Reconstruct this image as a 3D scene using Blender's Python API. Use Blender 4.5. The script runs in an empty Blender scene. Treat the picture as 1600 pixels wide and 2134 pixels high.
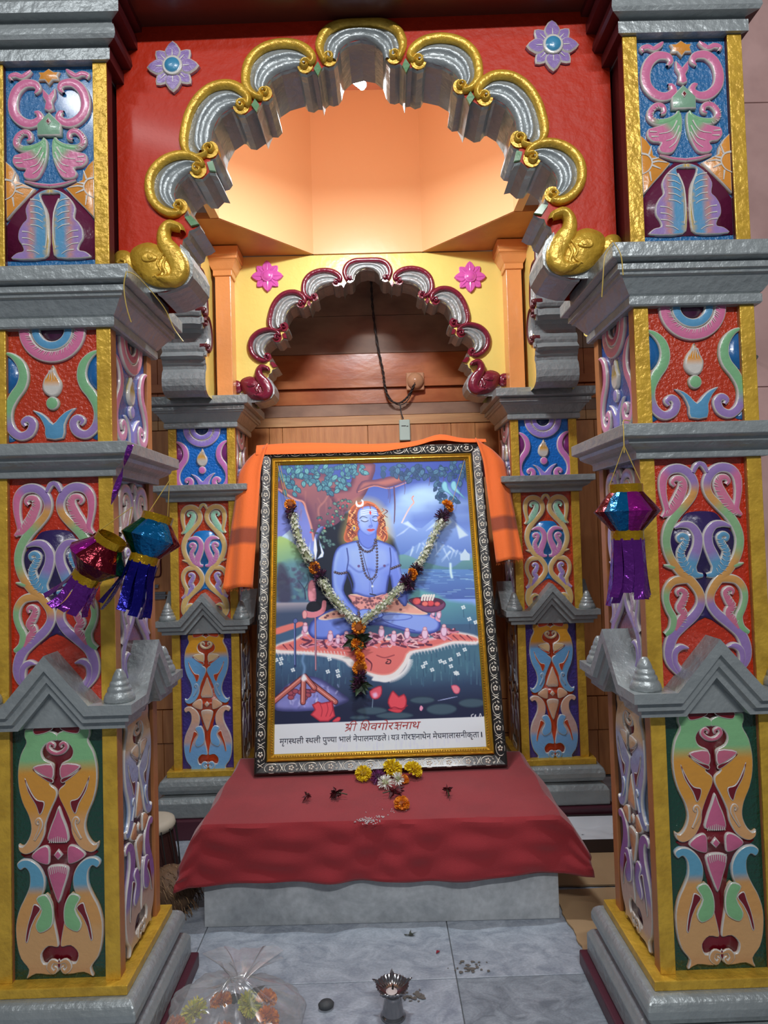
import bpy, bmesh, math, random
import numpy as np
from mathutils import Vector, Matrix
from mathutils.geometry import tessellate_polygon

random.seed(7)
rng = np.random.default_rng(7)
sc = bpy.context.scene
COL = sc.collection
PI = math.pi

# ------------------------------------------------------------------ camera
F_PX = 1368.4
yaw, pitch, roll = -0.0116, 0.0321, -0.0287
fwd = Vector((-math.sin(yaw) * math.cos(pitch), math.cos(yaw) * math.cos(pitch), math.sin(pitch)))
rt = Vector((math.cos(yaw), math.sin(yaw), 0))
up = rt.cross(fwd)
r2 = math.cos(roll) * rt + math.sin(roll) * up
u2 = -math.sin(roll) * rt + math.cos(roll) * up
cam = bpy.data.objects.new('camera', bpy.data.cameras.new('camera'))
COL.objects.link(cam)
cam.data.sensor_fit = 'HORIZONTAL'
cam.data.sensor_width = 36
cam.data.lens = F_PX / 1600 * 36
cam.data.clip_start = 0.05
m = Matrix((r2, u2, -fwd)).transposed().to_4x4()
m.translation = (0.0043, 0, 1.086)
cam.matrix_world = m
sc.camera = cam

# ------------------------------------------------------------------ world, lamps, exposure
sc.view_settings.view_transform = 'Standard'
sc.view_settings.look = 'None'
sc.view_settings.exposure = 0.0
sc.view_settings.gamma = 1
sc.view_settings.use_curve_mapping = False
w = bpy.data.worlds.new('room_air')
sc.world = w
w.use_nodes = True
w.node_tree.nodes['Background'].inputs[0].default_value = (0.80, 0.88, 1.0, 1)
w.node_tree.nodes['Background'].inputs[1].default_value = 0.13


def light(name, kind, loc, target, power, color, size=.1, size_y=None):
    d = bpy.data.lights.new(name, kind)
    d.energy = power
    d.color = color
    if kind == 'AREA':
        d.shape = 'RECTANGLE'
        d.size = size
        d.size_y = size_y or size
    else:
        d.shadow_soft_size = size
    o = bpy.data.objects.new(name, d)
    COL.objects.link(o)
    o.location = loc
    o.rotation_euler = (Vector(target) - Vector(loc)).to_track_quat('-Z', 'Y').to_euler()
    return o


# the hall's ceiling tubes behind the photographer
light('hall_lamp', 'AREA', (0.35, -1.15, 3.0), (0, 1.5, 1.1), 60, (0.97, 0.98, 1.0), 1.2, .07)
light('hall_lamp', 'AREA', (-1.1, -.3, 3.1), (0, 1.6, 1.0), 9, (0.95, 0.97, 1.0), .6, .06)
# the bright lamp up in the canopy (its visible body is built below)
light('canopy_lamp', 'AREA', (-0.033, 1.79, 2.335), (-0.033, 2.1, 0), 15, (0.86, 0.94, 1.0), .22, .05)
light('canopy_lamp', 'POINT', (-0.033, 1.79, 2.32), (0, 0, 0), 6.0, (0.88, 0.95, 1.0), .05)


# ------------------------------------------------------------------ materials
def lin(c):
    c = [x / 255 for x in c[:3]]
    return tuple(x / 12.92 if x <= .04045 else ((x + .055) / 1.055) ** 2.4 for x in c) + (1,)


def mat(name, col, rough=.4, metal=0, bump=0, bscale=60, coat=0, var=0, vscale=8, col2=None, attr=False,
        spec=.5, bdetail=4, trans=0, alpha=1, stretch=(1, 1, 1), sheen=0):
    m = bpy.data.materials.new(name)
    m.use_nodes = True
    nt = m.node_tree
    b = nt.nodes['Principled BSDF']
    N = nt.nodes.new
    L = nt.links.new
    b.inputs['Roughness'].default_value = rough
    b.inputs['Metallic'].default_value = metal
    b.inputs['Coat Weight'].default_value = coat
    b.inputs['Coat Roughness'].default_value = .12
    b.inputs['Specular IOR Level'].default_value = spec
    b.inputs['Transmission Weight'].default_value = trans
    b.inputs['Alpha'].default_value = alpha
    b.inputs['Sheen Weight'].default_value = sheen
    tc = N('ShaderNodeTexCoord')
    mp = N('ShaderNodeMapping')
    mp.inputs['Scale'].default_value = stretch
    L(tc.outputs['Object'], mp.inputs[0])
    if attr:
        a = N('ShaderNodeAttribute')
        a.attribute_name = 'Col'
        src = a.outputs['Color']
    else:
        c = N('ShaderNodeRGB')
        c.outputs[0].default_value = lin(col)
        src = c.outputs[0]
    if var:
        n = N('ShaderNodeTexNoise')
        n.inputs['Scale'].default_value = vscale
        n.inputs['Detail'].default_value = 6
        L(mp.outputs[0], n.inputs[0])
        r = N('ShaderNodeValToRGB')
        r.color_ramp.elements[0].position = .38
        r.color_ramp.elements[1].position = .66
        L(n.outputs[0], r.inputs[0])
        mx = N('ShaderNodeMixRGB')
        mm = N('ShaderNodeMath')
        mm.operation = 'MULTIPLY'
        mm.inputs[1].default_value = var
        L(r.outputs[0], mm.inputs[0])
        L(mm.outputs[0], mx.inputs[0])
        L(src, mx.inputs[1])
        if col2:
            mx.inputs[2].default_value = lin(col2)
        else:
            mx.blend_type = 'MULTIPLY'
            mx.inputs[2].default_value = (.45, .42, .4, 1)
        src = mx.outputs[0]
    L(src, b.inputs['Base Color'])
    if bump:
        n = N('ShaderNodeTexNoise')
        n.inputs['Scale'].default_value = bscale
        n.inputs['Detail'].default_value = bdetail
        L(mp.outputs[0], n.inputs[0])
        bp = N('ShaderNodeBump')
        bp.inputs['Strength'].default_value = bump
        bp.inputs['Distance'].default_value = .004
        L(n.outputs[0], bp.inputs['Height'])
        L(bp.outputs[0], b.inputs['Normal'])
    return m


def emis(name, col, s):
    m = bpy.data.materials.new(name)
    m.use_nodes = True
    b = m.node_tree.nodes['Principled BSDF']
    b.inputs['Emission Color'].default_value = col
    b.inputs['Emission Strength'].default_value = s
    return m


M_ENAMEL = mat('painted_relief', (200, 200, 200), .28, attr=True, bump=.35, bscale=70, coat=.35)
M_GROUND = mat('painted_ground', (200, 200, 200), .24, attr=True, bump=1.0, bscale=120, coat=.8)
M_PLAIN = mat('coloured_matt', (200, 200, 200), .65, attr=True, bump=.2, bscale=90)
M_GOLD = mat('gold_paint', (222, 178, 64), .32, .3, bump=.75, bscale=75, var=.45, vscale=30, col2=(160, 120, 36))
M_SILVER = mat('silver_paint', (160, 166, 166), .36, .35, bump=.8, bscale=60, var=.3, vscale=14, col2=(128, 133, 134))
M_RED = mat('red_enamel', (188, 42, 10), .5, bump=.7, bscale=44, coat=.06, spec=.3)
M_MAROON = mat('maroon_enamel', (84, 26, 30), .4, bump=.3, bscale=40)
M_PLUM = mat('plum_enamel', (112, 24, 48), .22, bump=.5, bscale=70, coat=.6)
M_PLINTH = mat('plinth_maroon', (78, 36, 48), .4, bump=.3, bscale=40)
M_BROWN = mat('soffit_brown', (92, 44, 34), .35, bump=.25, bscale=30, coat=.2)
M_ORANGE = mat('orange_side_paint', (176, 112, 66), .45, bump=.3, bscale=45, var=.25, vscale=12)
M_DRUM = mat('apricot_paint', (240, 190, 138), .3, bump=.25, bscale=14, coat=.3)
M_DRUMTOP = mat('pink_ceiling_paint', (225, 160, 130), .5)
M_YELLOW = mat('yellow_enamel', (238, 218, 122), .25, bump=.4, bscale=30, coat=.5)
M_PILASTER = mat('peach_paint', (226, 152, 92), .3, bump=.5, bscale=35, coat=.3)
M_PINK = mat('pink_enamel', (214, 96, 176), .3, bump=.3, bscale=60)
M_STEEL = mat('steel', (150, 148, 150), .16, .95, bump=.05, bscale=20)
M_BLACK = mat('black', (14, 13, 14), .5)
M_STRING = mat('gold_thread', (190, 160, 70), .5)
M_CABLE = mat('dark_cable', (52, 40, 36), .6)
M_STONE = mat('dark_stone', (66, 68, 70), .6, bump=.3, bscale=90)


# ------------------------------------------------------------------ mesh builder
class MB:
    def __init__(s):
        s.v = []
        s.f = []
        s.c = []
        s.fm = []

    def add(s, vs, fs, col=None, mi=0):
        o = len(s.v)
        s.v += [tuple(p) for p in vs]
        s.f += [tuple(i + o for i in f) for f in fs]
        s.fm += [mi] * len(fs)
        if col is None:
            col = (1, 1, 1, 1)
        if isinstance(col, list):
            s.c += col
        else:
            s.c += [col] * len(vs)
        return s

    def box(s, x0, x1, y0, y1, z0, z1, col=None, mi=0):
        return s.add([(x0, y0, z0), (x1, y0, z0), (x1, y1, z0), (x0, y1, z0), (x0, y0, z1), (x1, y0, z1), (x1, y1, z1), (x0, y1, z1)],
                     [(0, 3, 2, 1), (4, 5, 6, 7), (0, 1, 5, 4), (1, 2, 6, 5), (2, 3, 7, 6), (3, 0, 4, 7)], col, mi)

    def lathe(s, prof, n=20, col=None, mi=0, c=(0, 0, 0)):
        vs = [(c[0] + r * math.cos(2 * PI * k / n), c[1] + r * math.sin(2 * PI * k / n), c[2] + z) for r, z in prof for k in range(n)]
        fs = [(i * n + k, i * n + (k + 1) % n, (i + 1) * n + (k + 1) % n, (i + 1) * n + k) for i in range(len(prof) - 1) for k in range(n)]
        return s.add(vs, fs, col, mi)

    def tube(s, pts, r, n=6, col=None, mi=0):
        P = [Vector(p) for p in pts]
        R = r if isinstance(r, (list, tuple)) else [r] * len(P)
        vs = []
        fs = []
        for i, p in enumerate(P):
            t = (P[min(i + 1, len(P) - 1)] - P[max(i - 1, 0)]).normalized()
            a = t.cross(Vector((.13, .31, .94)))
            if a.length < .1:
                a = t.cross(Vector((1, 0, 0)))
            a.normalize()
            b = t.cross(a)
            vs += [p + R[i] * (math.cos(2 * PI * k / n) * a + math.sin(2 * PI * k / n) * b) for k in range(n)]
        for i in range(len(P) - 1):
            fs += [(i * n + k, i * n + (k + 1) % n, (i + 1) * n + (k + 1) % n, (i + 1) * n + k) for k in range(n)]
        fs += [tuple(range(n))[::-1], tuple((len(P) - 1) * n + k for k in range(n))]
        return s.add(vs, fs, col, mi)

    def mesh(s, name, mats, smooth=False):
        me = bpy.data.meshes.new(name)
        me.from_pydata(s.v, [], s.f)
        for mm in (mats if isinstance(mats, (list, tuple)) else [mats]):
            me.materials.append(mm)
        if any(s.fm):
            me.polygons.foreach_set('material_index', s.fm)
        a = me.attributes.new('Col', 'FLOAT_COLOR', 'POINT')
        a.data.foreach_set('color', [x for c in s.c for x in c])
        if smooth:
            me.polygons.foreach_set('use_smooth', [True] * len(me.polygons))
        me.update()
        return me


def link(name, data, parent=None, loc=(0, 0, 0), rot=(0, 0, 0)):
    o = bpy.data.objects.new(name, data)
    COL.objects.link(o)
    o.parent = parent
    o.location = loc
    o.rotation_euler = rot
    return o


def obj(name, mb, mats, parent=None, loc=(0, 0, 0), rot=(0, 0, 0), smooth=False, bevel=0, seg=2):
    o = link(name, mb.mesh(name, mats, smooth), parent, loc, rot)
    if bevel:
        b = o.modifiers.new('bevel', 'BEVEL')
        b.width = bevel
        b.segments = seg
        b.limit_method = 'ANGLE'
    return o


def tag(o, label=None, cat=None, group=None, kind=None):
    for k, v in (('label', label), ('category', cat), ('group', group), ('kind', kind)):
        if v:
            o[k] = v
    return o


def thing(name, label, cat, loc=(0, 0, 0), rot=(0, 0, 0), group=None):
    return tag(link(name, None, None, loc, rot), label, cat, group)


# ------------------------------------------------------------------ relief toolkit (panel plane: x right, z up, relief towards -y)
WHITE = lin((206, 200, 192))


def mixc(a, b, t):
    return tuple(a[i] * (1 - t) + b[i] * t for i in range(3)) + (1,)


def stops(cols, t):
    if len(cols) == 1:
        return cols[0]
    x = min(max(t, 0), .9999) * (len(cols) - 1)
    i = int(x)
    f = x - i
    f = min(max((f - .25) / .5, 0), 1)
    return mixc(cols[i], cols[i + 1], f)


def cr(pts, sub=4, closed=False):
    """Catmull-Rom through points of any dimension"""
    n = len(pts)
    out = []
    P = [np.array(p, float) for p in pts]
    rngi = range(n) if closed else range(n - 1)
    for i in rngi:
        p0 = P[(i - 1) % n] if closed or i > 0 else P[0]
        p1 = P[i]
        p2 = P[(i + 1) % n]
        p3 = P[(i + 2) % n] if closed or i + 2 < n else P[-1]
        for k in range(sub):
            t = k / sub
            out.append(.5 * ((2 * p1) + (-p0 + p2) * t + (2 * p0 - 5 * p1 + 4 * p2 - p3) * t * t + (-p0 + 3 * p1 - 3 * p2 + p3) * t ** 3))
    if not closed:
        out.append(P[-1])
    return [tuple(o) for o in out]


def ribbon(mb, pts, h, cols, rim=.0022, z0=0, hatch=None, white=WHITE, sub=4):
    """pts: (x,z,halfwidth) in metres"""
    S = cr(pts, sub)
    n = len(S)
    X = np.array([(a, b) for a, b, _ in S])
    T = np.gradient(X, axis=0)
    T /= np.linalg.norm(T, axis=1)[:, None] + 1e-9
    Nn = np.stack([-T[:, 1], T[:, 0]], 1)
    vs, cs = [], []
    for i in range(n):
        wd = max(S[i][2], .0006)
        r = min(rim / wd, .62)
        c = stops(cols, i / (n - 1))
        for f, d, isw in ((-1, 0, 1), (-.96, .7, 1), (-1 + r, .95, 1), (-1 + r + .12, 1, 0), (0, 1.14, 0), (1 - r - .12, 1, 0), (1 - r, .95, 1), (.96, .7, 1), (1, 0, 1)):
            p = X[i] + Nn[i] * wd * f
            hh = h * min(1, wd / .005 + .3)
            vs.append((p[0], -(z0 + d * hh), p[1]))
            cs.append(white if (isw and d > .1) else mixc(c, (0, 0, 0), .15) if isw else c)
    fs = [(i * 9 + k, i * 9 + k + 1, i * 9 + k + 10, i * 9 + k + 9) for i in range(n - 1) for k in range(8)]
    mb.add(vs, fs, cs)
    if hatch:
        t0, t1, cnt, sides = hatch
        for q in range(cnt):
            i = int((t0 + (t1 - t0) * (q + .5) / cnt) * (n - 1))
            wd = S[i][2]
            for sd in sides:
                a = X[i] + Nn[i] * wd * .85 * sd
                b = X[i] + Nn[i] * wd * .12 * sd + T[i] * wd * .35
                e = T[i] * .0009
                zt = -(z0 + h * 1.1 + .0008)
                mb.add([(a[0] - e[0], zt, a[1] - e[1]), (a[0] + e[0], zt, a[1] + e[1]), (b[0] + e[0] * .3, zt - .0006, b[1] + e[1] * .3), (b[0] - e[0] * .3, zt - .0006, b[1] - e[1] * .3)],
                       [(0, 1, 2, 3)], white)
    return mb


def inset(P, d):
    n = len(P)
    out = []
    for i in range(n):
        a, b, c = P[i - 1], P[i], P[(i + 1) % n]
        e1 = b - a
        e2 = c - b
        e1 = e1 / (np.linalg.norm(e1) + 1e-9)
        e2 = e2 / (np.linalg.norm(e2) + 1e-9)
        nn = np.array([-e1[1] - e2[1], e1[0] + e2[0]])
        l = np.linalg.norm(nn)
        if l < 1e-6:
            out.append(b)
            continue
        nn /= l
        k = 1 / max(l / 2, .6)
        out.append(b + nn * d * k)
    return out


def blob(mb, pts, h, colf, rim=.0022, z0=0, smooth=3, white=WHITE):
    P = [np.array(p[:2], float) for p in (cr(pts, smooth, True) if smooth else pts)]
    A = sum(P[i - 1][0] * P[i][1] - P[i][0] * P[i - 1][1] for i in range(len(P)))
    if A < 0:
        P = P[::-1]
    n = len(P)
    cf = colf if callable(colf) else (lambda x, z: colf)
    if rim:
        rings = [(P, 0, 0), (inset(P, .0005), .7 * h, 1), (inset(P, rim), h * .95, 1), (inset(P, rim + .0008), h, 0)]
    else:
        rings = [(P, 0, 0), (inset(P, .0006), h, 0)]
    vs, cs = [], []
    for R, d, isw in rings:
        for p in R:
            vs.append((p[0], -(z0 + d), p[1]))
            cs.append(white if isw else cf(p[0], p[1]))
    fs = []
    for k in range(len(rings) - 1):
        fs += [(k * n + i, k * n + (i + 1) % n, (k + 1) * n + (i + 1) % n, (k + 1) * n + i) for i in range(n)]
    o = (len(rings) - 1) * n
    tris = [tuple(t) for t in tessellate_polygon([[Vector((p[0], p[1], 0)) for p in rings[-1][0]]])]
    if callable(colf):
        # split the fill into small triangles so that the painted blends follow the colour function
        P2 = [tuple(p) for p in rings[-1][0]]
        todo, done = [tuple(P2[i] for i in t) for t in tris], []
        while todo:
            t = todo.pop()
            ls = [math.dist(t[i], t[(i + 1) % 3]) for i in range(3)]
            k = ls.index(max(ls))
            if ls[k] < .014:
                done.append(t)
                continue
            a_, b_, c_ = t[k], t[(k + 1) % 3], t[(k + 2) % 3]
            m_ = ((a_[0] + b_[0]) / 2, (a_[1] + b_[1]) / 2)
            todo += [(a_, m_, c_), (m_, b_, c_)]
        for t in done:
            o2 = len(vs)
            for p in t:
                vs.append((p[0], -(z0 + h), p[1]))
                cs.append(cf(p[0], p[1]))
            fs.append((o2, o2 + 1, o2 + 2))
    else:
        fs += [tuple(o + i for i in t) for t in tris]
    mb.add(vs, fs, cs)
    return mb


def wline(mb, pts, wd, z, col=WHITE, sub=3):
    S = cr(pts, sub)
    X = np.array([(p[0], p[1]) for p in S])
    T = np.gradient(X, axis=0)
    T /= np.linalg.norm(T, axis=1)[:, None] + 1e-9
    n = len(X)
    vs = []
    for i in range(n):
        a = wd * (1 - .6 * i / (n - 1))
        q = np.array([-T[i][1], T[i][0]]) * a
        vs += [(X[i][0] - q[0], -z, X[i][1] - q[1]), (X[i][0] + q[0], -z, X[i][1] + q[1])]
    mb.add(vs, [(2 * i, 2 * i + 1, 2 * i + 3, 2 * i + 2) for i in range(n - 1)], col)


def spiral(cx, cz, r, a0, turns, ccw, n=9, w0=.3):
    """points from the join (angle a0, radius .72r) winding inwards; (x,z,halfwidth)"""
    out = []
    for i in range(n):
        t = i / (n - 1)
        a = a0 + (1 if ccw else -1) * turns * 2 * PI * t
        rr = r * (.72 - .62 * t ** .85)
        out.append((cx + rr * math.cos(a), cz + rr * math.sin(a), r * w0 * (1 - .45 * t)))
    return out


# ------------------------------------------------------------------ paint colours of the carved panels
def pal(**k):
    return {a: lin(b) for a, b in k.items()}


BASE = dict(pink=(205, 112, 150), lil=(150, 122, 178), org=(214, 140, 52), grn=(124, 176, 128), blu=(88, 148, 186), dred=(112, 16, 28),
            yel=(206, 168, 60), crm=(214, 190, 160), pch=(212, 158, 106), tan=(196, 148, 104), mar=(96, 26, 60), dark=(40, 28, 74))
P_A = pal(bg=(36, 104, 158), **BASE)
P_B = pal(bg=(186, 52, 18), side=(24, 92, 150), s1=BASE['grn'], s2=BASE['lil'], ring=BASE['pink'], ring2=BASE['blu'], core=(70, 22, 58),
          drop=(222, 148, 50), dot=BASE['grn'], vee=BASE['blu'])
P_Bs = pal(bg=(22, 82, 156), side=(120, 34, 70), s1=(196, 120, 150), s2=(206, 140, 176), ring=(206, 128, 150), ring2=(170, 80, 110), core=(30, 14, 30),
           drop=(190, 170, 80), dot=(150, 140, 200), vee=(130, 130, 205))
P_Bb = pal(bg=(14, 112, 204), side=(120, 40, 110), s1=(206, 122, 190), s2=(206, 122, 190), ring=(160, 134, 214), ring2=(146, 128, 206), core=(10, 40, 90),
           drop=(230, 168, 30), dot=(214, 120, 190), vee=(158, 132, 214))
P_C = pal(bg=(190, 46, 16), core=(46, 30, 84), v1=BASE['pink'], v2=BASE['lil'], v3=(208, 152, 84), v4=(138, 178, 130), l1=(206, 118, 146), l2=(96, 152, 186), l2b=BASE['lil'], l3=(200, 112, 138), l3b=BASE['grn'],
          end=(150, 120, 178), top=BASE['lil'])
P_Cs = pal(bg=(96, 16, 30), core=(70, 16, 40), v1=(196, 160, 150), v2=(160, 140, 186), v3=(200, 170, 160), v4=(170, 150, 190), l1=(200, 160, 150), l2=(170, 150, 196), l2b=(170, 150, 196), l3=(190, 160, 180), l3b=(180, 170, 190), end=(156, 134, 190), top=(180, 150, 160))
P_Cb = pal(bg=(196, 62, 18), core=(30, 118, 190), v1=(214, 180, 110), v2=(214, 176, 110), v3=(216, 180, 116), v4=(216, 184, 120), l1=(160, 216, 186), l2=(206, 130, 186), l2b=(206, 130, 186), l3=(164, 140, 206), l3b=(176, 150, 206), end=(220, 186, 116), top=(214, 190, 120))
P_D = pal(bg=(14, 64, 48), core=(112, 12, 28), a1=(130, 184, 130), a2=(212, 148, 58), a3=(212, 158, 104), curl=(196, 104, 128), pet=(196, 98, 134), c1=(96, 158, 186), c2=(208, 152, 88), c3=(206, 158, 104), leaf=(128, 182, 128), e=(200, 150, 100))
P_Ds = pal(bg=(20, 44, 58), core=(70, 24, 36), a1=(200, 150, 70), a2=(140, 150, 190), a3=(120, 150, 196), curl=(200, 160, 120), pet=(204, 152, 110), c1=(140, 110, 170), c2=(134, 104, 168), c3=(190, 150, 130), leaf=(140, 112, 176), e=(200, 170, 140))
P_Db = pal(bg=(60, 44, 130), core=(190, 62, 20), a1=(224, 158, 40), a2=(110, 170, 220), a3=(120, 176, 224), curl=(222, 190, 140), pet=(226, 176, 140), c1=(222, 174, 146), c2=(206, 168, 160), c3=(120, 172, 222), leaf=(120, 176, 226), e=(120, 176, 226))
HR = .0078


def vgrad(z1, z2, cols):
    return lambda x, z: stops(cols, (z - z1) / (z2 - z1))


def design(kind, P):
    """list of (name, material, mesh builder) for one carved panel, about its own centre line"""
    out = []

    def sym(name, fn, both=True, m=M_ENAMEL):
        for sgn in ((-1, 1) if both else (1,)):
            mb = MB()
            fn(mb, sgn)
            out.append((name, m, mb))
    if kind == 'B':
        s = .000286
        xc = 392
        T = lambda pts, sg=-1: [((sg * (xc - p[0]) * s if sg == 1 else -(xc - p[0]) * s), -(p[1] - 495) * s) + ((p[2] * s,) if len(p) > 2 else ()) for p in pts]
        sym('side_field', lambda mb, g: blob(mb, T([(16, 660), (80, 700), (130, 740), (155, 820), (130, 900), (60, 960), (16, 1000)], g), .002, P['side'], 0))
        sym('side_field', lambda mb, g: blob(mb, T([(16, 1080), (45, 1150), (50, 1240), (110, 1310), (16, 1310)], g), .002, P['side'], 0))

        def half(r, hw):
            return [(xc + r * math.cos(a), 492 - r * math.sin(-a), hw) for a in [PI * k / 10 for k in range(11)]]

        def ring(mb, g):
            ribbon(mb, T(half(205, 46)), HR, [P['ring']], hatch=(.02, .98, 26, (-1,)))
        sym('rosette', ring, False)
        sym('rosette', lambda mb, g: ribbon(mb, T(half(122, 36)), HR, [P['ring2']]), False)
        sym('rosette', lambda mb, g: blob(mb, T([(xc - 78, 490), (xc + 78, 490), (xc + 68, 530), (xc + 40, 562), (xc, 574), (xc - 40, 562), (xc - 68, 530)]), .004, P['core'], 0), False)
        sym('scroll', lambda mb, g: ribbon(mb, T([(34, 660, 10), (100, 685, 24), (158, 750, 36), (178, 835, 40), (158, 915, 42), (105, 990, 42), (66, 1075, 38), (60, 1160, 36), (88, 1240, 36), (150, 1285, 36), (218, 1262, 37), (243, 1196, 35), (210, 1158, 30), (172, 1180, 24), (190, 1212, 14)], g), HR,
                                             [P['s1'], P['s1'], P['s1'], P['s2'], P['s2'], P['s2']]))

        def drop(mb, g):
            blob(mb, T([(395, 758), (425, 830), (457, 890), (450, 950), (420, 992), (375, 997), (332, 970), (312, 920), (330, 850), (370, 800)]), HR, vgrad(-.1, -.13, [P['drop'], WHITE]), .004)
            for k in range(-2, 3):
                wline(mb, T([(392 + k * 9, 800), (390 + k * 20, 880 - abs(k) * 8)]), .0012, HR + .001)
        sym('drop', drop, False)
        sym('bead', lambda mb, g: blob(mb, T([(388 + 50 * math.cos(a), 1045 + 52 * math.sin(a)) for a in [2 * PI * k / 10 for k in range(10)]]), HR, P['dot']), False)
        sym('forked_leaf', lambda mb, g: blob(mb, T([(236, 1092), (300, 1110), (350, 1150), (392, 1195), (434, 1150), (490, 1104), (560, 1082), (514, 1140), (480, 1210), (468, 1310), (338, 1310), (328, 1230), (292, 1150)]), HR, P['vee'], smooth=2), False)
    if kind == 'C':
        s = .000286
        xc = 437
        T = lambda pts, sg=-1: [((xc - p[0]) * s * sg, -(p[1] - 65) * s) + ((p[2] * s * 1.2,) if len(p) > 2 else ()) for p in pts]
        core = [(290, 512), (335, 462), (437, 448), (539, 462), (584, 512), (620, 560), (670, 640), (660, 760), (560, 890), (500, 1000), (474, 1080), (474, 1200), (560, 1290), (437, 1215), (314, 1290), (400, 1200), (400, 1080), (374, 1000), (314, 890), (214, 760), (204, 640), (254, 560)]
        sym('dark_field', lambda mb, g: blob(mb, T(core), .0025, P['core'], 0), False)
        sym('vine', lambda mb, g: ribbon(mb, T([(148, 486, 12), (185, 440, 22), (172, 370, 22), (162, 290, 26), (170, 205, 30), (215, 150, 32), (290, 138, 32), (355, 175, 32), (392, 250, 30), (378, 330, 29), (318, 405, 30), (245, 480, 32), (190, 570, 32), (170, 670, 30), (196, 780, 30), (262, 880, 30), (342, 955, 31), (397, 1040, 30), (400, 1120, 30), (352, 1195, 32), (270, 1265, 34), (196, 1335, 36), (160, 1430, 36), (172, 1520, 38), (230, 1600, 30)], g), HR,
                                           [P['v1'], P['v1'], P['v1'], P['v2'], P['v2'], P['v3'], P['v4'], P['v4'], P['v3'], P['v3'], P['v2'], P['end'], P['end'], P['end']]))
        sym('top_leaf', lambda mb, g: ribbon(mb, T([(385, 170, 16), (410, 120, 20), (437, 104, 18), (442, 104, 18)], g), HR + .001, [P['top']]))
        sym('curled_leaf', lambda mb, g: ribbon(mb, T([(252, 262, 12), (232, 238, 17), (252, 210, 20), (296, 216, 26), (310, 262, 32), (284, 330, 36), (246, 400, 38), (200, 456, 26), (150, 476, 12)], g), HR, [P['l1']], hatch=(.35, .95, 12, (-1,))))
        sym('inner_scroll', lambda mb, g: ribbon(mb, T([(232, 566, 10), (290, 545, 22), (355, 556, 28), (398, 620, 32), (396, 700, 34), (366, 780, 38), (344, 850, 36), (372, 905, 26), (425, 912, 14)], g), HR, [P['l2b'], P['l2b'], P['l2b'], P['l2'], P['l2']]))
        sym('curled_leaf', lambda mb, g: ribbon(mb, T([(292, 652, 10), (268, 662, 15), (258, 634, 17), (288, 618, 20), (318, 640, 22), (300, 690, 26), (272, 740, 27), (280, 800, 32), (310, 860, 34), (352, 900, 24)], g), HR, [P['l2']], hatch=(.45, .98, 10, (-1, 1))))
        sym('lower_scroll', lambda mb, g: ribbon(mb, T([(350, 955, 16), (270, 940, 28), (205, 955, 28), (162, 1010, 26), (152, 1080, 24), (170, 1150, 24), (200, 1215, 26), (190, 1290, 28), (135, 1330, 16)], g), HR, [P['v3'], P['v3'], P['v4'], P['v4'], P['l3b']]))
        sym('curled_leaf', lambda mb, g: ribbon(mb, T([(245, 1055, 10), (236, 1028, 15), (262, 1012, 19), (292, 1040, 24), (272, 1095, 28), (250, 1140, 30), (276, 1185, 28), (248, 1240, 32), (212, 1300, 22)], g), HR, [P['l3']], hatch=(.3, .95, 12, (1,))))
        sym('spur', lambda mb, g: ribbon(mb, T([(225, 850, 18), (190, 842, 16), (146, 832, 6)], g), HR, [P['v4']]))
        sym('foot_leaf', lambda mb, g: ribbon(mb, T([(300, 1430, 8), (245, 1420, 22), (200, 1455, 24), (196, 1530, 22), (230, 1600, 18)], g), HR + .0015, [P['end']]))
    if kind == 'D':
        s = .000318
        xc = 383
        T = lambda pts, sg=-1: [((xc - p[0]) * s * sg, -(p[1] - 240) * s) + ((p[2] * s,) if len(p) > 2 else ()) for p in pts]
        half = [(235, 238), (235, 300), (255, 420), (310, 560), (310, 700), (215, 1000), (130, 1058), (210, 1112), (300, 1210), (330, 1400), (330, 1500), (262, 1700), (320, 1800)]
        sym('dark_field', lambda mb, g: blob(mb, T(half + [(2 * xc - a, b) for a, b in half[::-1]]), .0025, P['core'], 0, smooth=2), False)
        zz = lambda y: -(y - 240) * s
        up_ = [(386, 282), (330, 255), (240, 246), (176, 242), (166, 290), (178, 335), (142, 410), (123, 510), (126, 620), (150, 720), (190, 810), (205, 890), (186, 958), (150, 1000), (122, 988), (126, 1030), (165, 1056), (216, 1042), (262, 1000), (296, 930), (306, 860), (340, 772), (378, 690), (376, 640), (338, 605), (358, 575), (363, 505), (356, 472), (300, 442), (284, 395), (308, 352), (350, 330), (386, 326)]
        sym('upper_leaf', lambda mb, g: blob(mb, T(up_, g), HR, lambda x, z: stops([P['a1'], P['a1'], P['a2'], P['a2'], P['a3'], P['a3']], (zz(250) - z) / (zz(250) - zz(1050))), smooth=3))
        sym('notch', lambda mb, g: blob(mb, T([(236, 232), (355, 232), (350, 256), (300, 276), (240, 280)], g), .0015, P['core'], .0014, z0=HR))
        sym('notch', lambda mb, g: blob(mb, T([(172, 556), (216, 650), (252, 700), (300, 716), (290, 775), (264, 800), (240, 735), (190, 645)], g), .0015, P['core'], .0016, z0=HR))
        sym('notch', lambda mb, g: blob(mb, T([(218, 496), (262, 545), (345, 600), (358, 570), (290, 545)], g), .0015, P['core'], .0014, z0=HR))
        sym('tongue', lambda mb, g: blob(mb, T([(226, 488), (352, 474), (358, 568), (290, 545)], g), .0025, P['curl'], .002, z0=HR))
        sym('curl', lambda mb, g: ribbon(mb, T([(386, 410, 14), (350, 400, 17), (322, 370, 16), (336, 340, 14), (362, 352, 12), (358, 374, 8)], g), HR, [P['curl']], .0018))
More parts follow.
